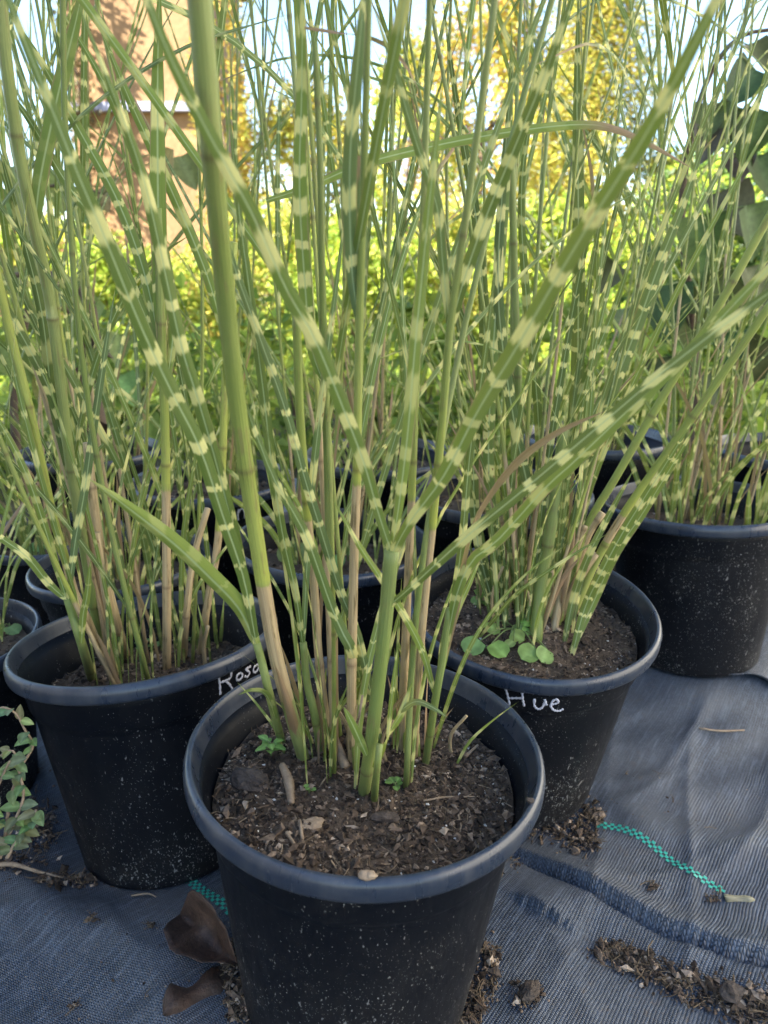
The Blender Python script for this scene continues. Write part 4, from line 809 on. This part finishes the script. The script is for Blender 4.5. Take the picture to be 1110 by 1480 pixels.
YEL = [(.34, .33, .05), (.42, .38, .06), (.26, .29, .05), (.46, .36, .08)]; LIME = [(.25, .34, .04), (.32, .40, .05), (.18, .27, .04), (.38, .42, .06)]; GRN = [(.09, .17, .04), (.12, .21, .05), (.07, .13, .035)]; ORG_ = [(.48, .34, .07), (.48, .27, .07), (.40, .33, .06)]
GR = 'trees beyond the pots'
tree('conifer', 'tall yellow green conifer with feathery sprays, its tip against open sky', 'tree', HX(835, 9), 9, .4, 3.9, 1.45, 1.0, cone, 110, 26000, .060, YEL, 41, GR, .08, .4, .5, .10)
tree('broadleaf_tree', 'orange tinged airy tree next to the feathery conifer', 'tree', HX(690, 10), 10, .5, 4.0, 1.35, 1.0, egg, 90, 18000, .070, ORG_+YEL, 42, GR, .07, .6, .3, .10)
tree('broadleaf_tree', 'thin young tree with sparse lime leaves and bare twigs', 'tree', HX(590, 8), 8, .6, 2.75, .65, .6, egg, 36, 2400, .065, LIME+YEL, 43, GR, .035, .6, .1, .09, 16)
tree('broadleaf_tree', 'rounded yellow tree to the right side of the tan house', 'tree', HX(450, 11), 11, .4, 3.0, 1.3, 1.0, egg, 70, 13000, .07, YEL, 44, GR, .07, .6, .2, .11)
tree('broadleaf_tree', 'low green tree behind the drooping vine', 'tree', HX(1080, 7), 7, .2, 1.75, 1.2, .9, dome, 60, 10000, .065, GRN+LIME, 45, GR, .05, .6, .2, .12)
tree('broadleaf_tree', 'yellow green tree in the gap between conifer and vine', 'tree', HX(960, 9.5), 9.5, .2, 1.9, 1.2, .9, dome, 55, 10000, .065, YEL+LIME, 46, GR, .05, .6, .2, .12)
tree('broadleaf_tree', 'yellow leaved tree to the left of the tan house', 'tree', HX(30, 9), 9, .3, 1.25, 1.5, .9, dome, 55, 10000, .065, YEL+LIME, 47, GR, .05, .6, .2, .12)
tree('broadleaf_tree', 'slender golden tree hugging the right corner of the tan house', 'tree', HX(340, 10.5), 10.5, .5, 4.6, .42, .4, egg, 50, 6000, .065, YEL+ORG_, 49, GR, .04, .6, .2, .14)
tree('climbing_shrub', 'brown half bare creeper climbing the corner of the tan house', 'shrub', HX(140, 11.6), 11.75, .2, 5.3, .25, .12, lambda t: .8, 60, 1500, .09, [(.10, .085, .04), (.14, .10, .05), (.12, .14, .04)], 48, None, .04, .6, 0, .35, 16)
SH = ['lime shrub with small bright leaves under the conifer', 'low yellow green shrub beside the withered stalk', 'pale lime shrub below the tan house', 'yellow shrub below the rounded yellow tree', 'lime shrub in front of the thin young tree', 'dense lime shrub before the orange tinged tree', 'wide lime shrub left of the vine', 'olive green shrub beneath the drooping vine', 'mid green shrub past the drooping vine']
for i, (px, Y, top, pal) in enumerate(((800, 5.3, 1.0, LIME), (150, 4.6, .72, LIME), (255, 5.6, .75, LIME+YEL), (385, 6.0, 1.05, YEL+LIME), (520, 5.2, .9, LIME), (660, 5.6, 1.05, LIME+YEL), (930, 5.0, .85, LIME), (1040, 4.2, .95, GRN+LIME), (1180, 4.4, 1.1, GRN))):
    tree('garden_shrub', SH[i], 'shrub', HX(px, Y), Y, .0, top, .62, .5, dome, 60, 6500, .048, pal, 60+i, 'shrubs behind the pots', .02, .6, .1, .14, 6)
tree('garden_shrub', 'wide low yellow shrub at the foot of the terracotta roof', 'shrub', HX(10, 5.2), 5.2, .0, .85, .8, .5, dome, 42, 3600, .062, YEL+LIME, 75, 'shrubs behind the pots', .02, .6, .1, .14, 6)
# far hedge and meadow
rng = np.random.default_rng(5); C = np.stack([rng.uniform(-16, 16, 420), rng.uniform(16, 19, 420), rng.uniform(0, 2.0, 420)*rng.uniform(.6, 1.1, 420)], 1)
V, F, cc = leaf_cloud(C, (.5, .4, .28), 16000, .2, YEL+LIME+GRN, 80); V[:, 2] = np.maximum(V[:, 2], -.04); tag(mesh_obj('far_woodland', V, F, M['bgleaf'], smooth=False, colr=cc), 'far bank of yellow green trees reading as one mass', 'woodland', kind='stuff')
n = 26000; x = rng.uniform(-5, 5, n); y = 2.1+rng.uniform(0, 1, n)**1.4*7; z0 = np.full(n, -.06); hh = rng.uniform(.08, .34, n)*np.clip((y-1.6)/1.2, .4, 1); a = rng.uniform(0, 6.28, n); wd = .006
dx, dy = rng.normal(0, .35, n)*hh, rng.normal(0, .35, n)*hh; P0 = np.stack([x-np.cos(a)*wd, y-np.sin(a)*wd, z0], 1); P1 = np.stack([x+np.cos(a)*wd, y+np.sin(a)*wd, z0], 1); P2 = np.stack([x+dx, y+dy, z0+hh], 1)
pal = np.array(LIME+GRN)*.9; tag(mesh_obj('meadow_grass', np.stack([P0, P1, P2], 1).reshape(-1, 3), np.arange(n*3).reshape(-1, 3), M['meadow'], smooth=False, colr=np.repeat(pal[rng.integers(len(pal), size=n)], 3, 0)), 'tall lime meadow grass between the pots and the shrubs', 'grass', kind='stuff')
# broad weeds in the meadow close behind the pots
MW = ['between the back row and the white board', 'behind the back row pot near the withered stalk', 'behind the middle of the back row', 'behind the back row right of the middle', 'behind the large right pot', 'under the drooping vine']
for i, (px, Y) in enumerate(((190, 2.3), (60, 2.4), (420, 2.5), (620, 2.6), (800, 2.4), (1010, 2.2))):
    tree('leafy_herb', 'knee high leafy green herb ' + MW[i], 'herb', HX(px, Y), Y, .0, .50, .34, .25, dome, 26, 520, .055, [(.22, .32, .05), (.30, .38, .06), (.15, .24, .045)], 90+i, 'herbs behind the pots', .008, .7, .5, .14, 8)
def box(x0, x1, y0, y1, z0, z1):
    return [(x0, y0, z0), (x1, y0, z0), (x1, y1, z0), (x0, y1, z0), (x0, y0, z1), (x1, y0, z1), (x1, y1, z1), (x0, y1, z1)], [(0, 3, 2, 1), (4, 5, 6, 7), (0, 1, 5, 4), (1, 2, 6, 5), (2, 3, 7, 6), (3, 0, 4, 7)]
def gable(x0, x1, y0, y1, z0, z1):
    xm = (x0+x1)/2; return [(x0, y0, z0), (x1, y0, z0), (xm, y0, z1), (x0, y1, z0), (x1, y1, z0), (xm, y1, z1)], [(0, 1, 2), (5, 4, 3), (0, 2, 5, 3), (1, 4, 5, 2), (0, 3, 4, 1)]
hx0, hx1 = HX(132, 12), HX(318, 12)
e = empty('house', ((hx0+hx1)/2, 13.5, 0)); tag(e, 'narrow tan plastered house with a pale blue ledge, in full sun', 'house')
mesh_obj('wall', *box(hx0, hx1, 12, 15, -.1, 5.4), M['plaster'], e, smooth=False); mesh_obj('ledge', *box(hx0-.05, hx1+.06, 11.86, 12.004, 2.98, 3.10), M['ledge'], e, smooth=False)
mesh_obj('plinth', *box(hx0-.03, hx1+.03, 11.94, 12.004, -.1, .5), M['plaster'], e, smooth=False); mesh_obj('roof', *gable(hx0-.25, hx1+.25, 11.75, 15.2, 5.404, 6.2), M['tile'], e, smooth=False)
ox0, ox1 = HX(-20, 13), HX(128, 13)
e = empty('outbuilding', ((ox0+ox1)/2, 14, 0)); tag(e, 'low outbuilding with a terracotta roof left of the tan house', 'building')
mesh_obj('wall', *box(ox0, ox1, 13.1, 15, -.1, .80), M['plaster'], e, smooth=False); mesh_obj('roof', *gable(ox0-.1, ox1+.1, 12.95, 15.1, .804, 1.28), M['tile'], e, smooth=False)
bd = PZ(180, 728, .0); tag(mesh_obj('white_board', *box(bd.x-.16, bd.x+.24, bd.y-.05, bd.y+.16, -.01, .055), M['white'], smooth=False), 'white board lying on the ground behind the tilted pot', 'board')
# withered stalk
e = empty('withered_stalk', PY(140, 690, 1.62)); tag(e, 'withered brown stalk with hanging curled leaves behind the left pots', 'dead plant')
tube('stem', [PY(138, 720, 1.62), PY(142, 640, 1.62), PY(128, 560, 1.62), PY(132, 480, 1.62), PY(120, 420, 1.62), PY(60, 395, 1.62), PY(10, 400, 1.62)], [.034, .030, .026, .022, .015, .010, .005], M['bark'], e, 7, 30)
rg = random.Random(4)
for (px, py, L) in ((140, 480, .09), (128, 500, .08), (120, 540, .07), (145, 570, .06), (138, 620, .08), (60, 400, .07), (90, 430, .06), (150, 650, .07)):
    d = np.array([rg.gauss(0, .4), rg.gauss(0, .4), -1]); place_leaf('leaf', e, PY(px, py-15, 1.60), d, (rg.gauss(0, 1), -1, .2), L, L*.6, OVATE, (.13, .075, .05), M['brown'], cup=.7, curl=.3)
# vines with heart-shaped leaves
def vine(label, stem, spots, Y, pal, seed, rs, glabel=None):
    rg = random.Random(seed); e = empty('climbing_vine', stem[0]); tag(e, label, 'vine'); s0 = tube('stem', stem, rs, M['bark'], e, 6, 40); C = np.array(catmull(stem, 60))
    for (px, py, sz, *rot) in spots:
        p = np.array(PY(px, py, Y+rg.gauss(0, .05))); L = sz/FPX*Y*.78; q = C[np.argmin(np.linalg.norm(C-p, axis=1))]
        d = np.array([rg.gauss(0, .55), -.35+rg.gauss(0, .3), -1]); st = p-unit(d)*L*.4; stemlet(e, q, st, .0016, sag=.02)
        place_leaf('leaf', e, st, d, (rg.gauss(0, .5), -1, .4), L, L*.86, HEART, [c*rg.uniform(.75, 1.25) for c in rg.choice(pal)], cup=.2, curl=.12, lobes=.25)
VG = [(.040, .068, .016), (.060, .088, .020), (.066, .080, .042)]
vine('dark green heart-leaved vine drooping behind the large right pot', [PY(1000, 700, 1.75), PY(1005, 560, 1.75), PY(995, 420, 1.75), PY(985, 300, 1.75), PY(1010, 150, 1.72), PY(1060, 60, 1.7), PY(1130, 40, 1.7)],
     [(1075, 120, 85), (1050, 180, 75), (1025, 170, 70), (1100, 85, 70), (1090, 190, 80), (1070, 235, 70), (1020, 205, 60), (1105, 250, 80), (1060, 300, 90), (1010, 350, 110), (1085, 330, 90), (965, 445, 100), (1035, 420, 100), (1090, 420, 100), (940, 380, 80), (1000, 470, 90), (1060, 500, 90), (1100, 520, 90), (960, 540, 80), (1030, 560, 80), (905, 470, 70), (880, 400, 60)], 1.7, VG, 6, [.016, .012, .008, .004])
vine('olive heart-leaved vine beside the withered stalk', [PY(30, 720, 1.9), PY(20, 560, 1.9), PY(40, 440, 1.9), PY(20, 330, 1.9), PY(70, 270, 1.9), PY(150, 280, 1.9)],
     [(30, 262, 70), (85, 272, 75), (125, 300, 70), (150, 285, 50), (60, 345, 55), (125, 455, 95), (25, 410, 70), (90, 500, 70), (15, 300, 60), (70, 560, 80), (20, 520, 80), (180, 560, 70), (50, 620, 80), (210, 620, 70), (170, 500, 60), (240, 240, 70), (270, 245, 60)], 1.9, [(.14, .20, .05), (.17, .25, .06), (.20, .20, .06)], 7, [.014, .010, .006, .003])
# ------------------------------------------------------------------ two unseen houses added for the light: one blocks the sun, one bounces it
def add_unseen_house(x0, x1, y0, y1, h, label, face):
    e = empty('added_house', ((x0+x1)/2, (y0+y1)/2, 0)); tag(e, label, 'house'); xf = x1 if face > 0 else x0
    mesh_obj('wall', *box(x0, x1, y0, y1, -.1, h), M['added_wall'], e, smooth=False); mesh_obj('roof', *gable(x0-.3, x1+.3, y0-.3, y1+.1, h+.004, h+1.0), M['tile'], e, smooth=False)
    def onface(d0, d1, ya, yb, za, zb): return box(*sorted((xf+face*d0, xf+face*d1)), ya, yb, za, zb)
    dr = mesh_obj('door', *onface(-.002, .05, y0+1, y0+1.9, -.05, 2.05), M['ledge'], e, smooth=False); mesh_obj('handle', *onface(.05, .09, y0+1.78, y0+1.84, .98, 1.02), M['glass'], dr, smooth=False)
    for wy in (y0+2.7, y0+4.9):
        wn = mesh_obj('window', *onface(-.002, .04, wy, wy+1.1, .95, 2.05), M['white'], e, smooth=False); mesh_obj('pane', *onface(.039, .05, wy+.07, wy+1.03, 1.02, 1.98), M['glass'], wn, smooth=False)
add_unseen_house(-6.6, -2.6, -6.2, 1.15, 4.6, 'unseen pale house added to cast its shadow over the pots', 1)  # sun blocker added out of view, keeps the pots in its shadow
add_unseen_house(4.6, 8.0, -4.5, 5.2, 5.0, 'unseen pale house added to bounce warm sunlight onto the pots', -1)  # reflector added out of view, sunlit wall gives the pots warm fill
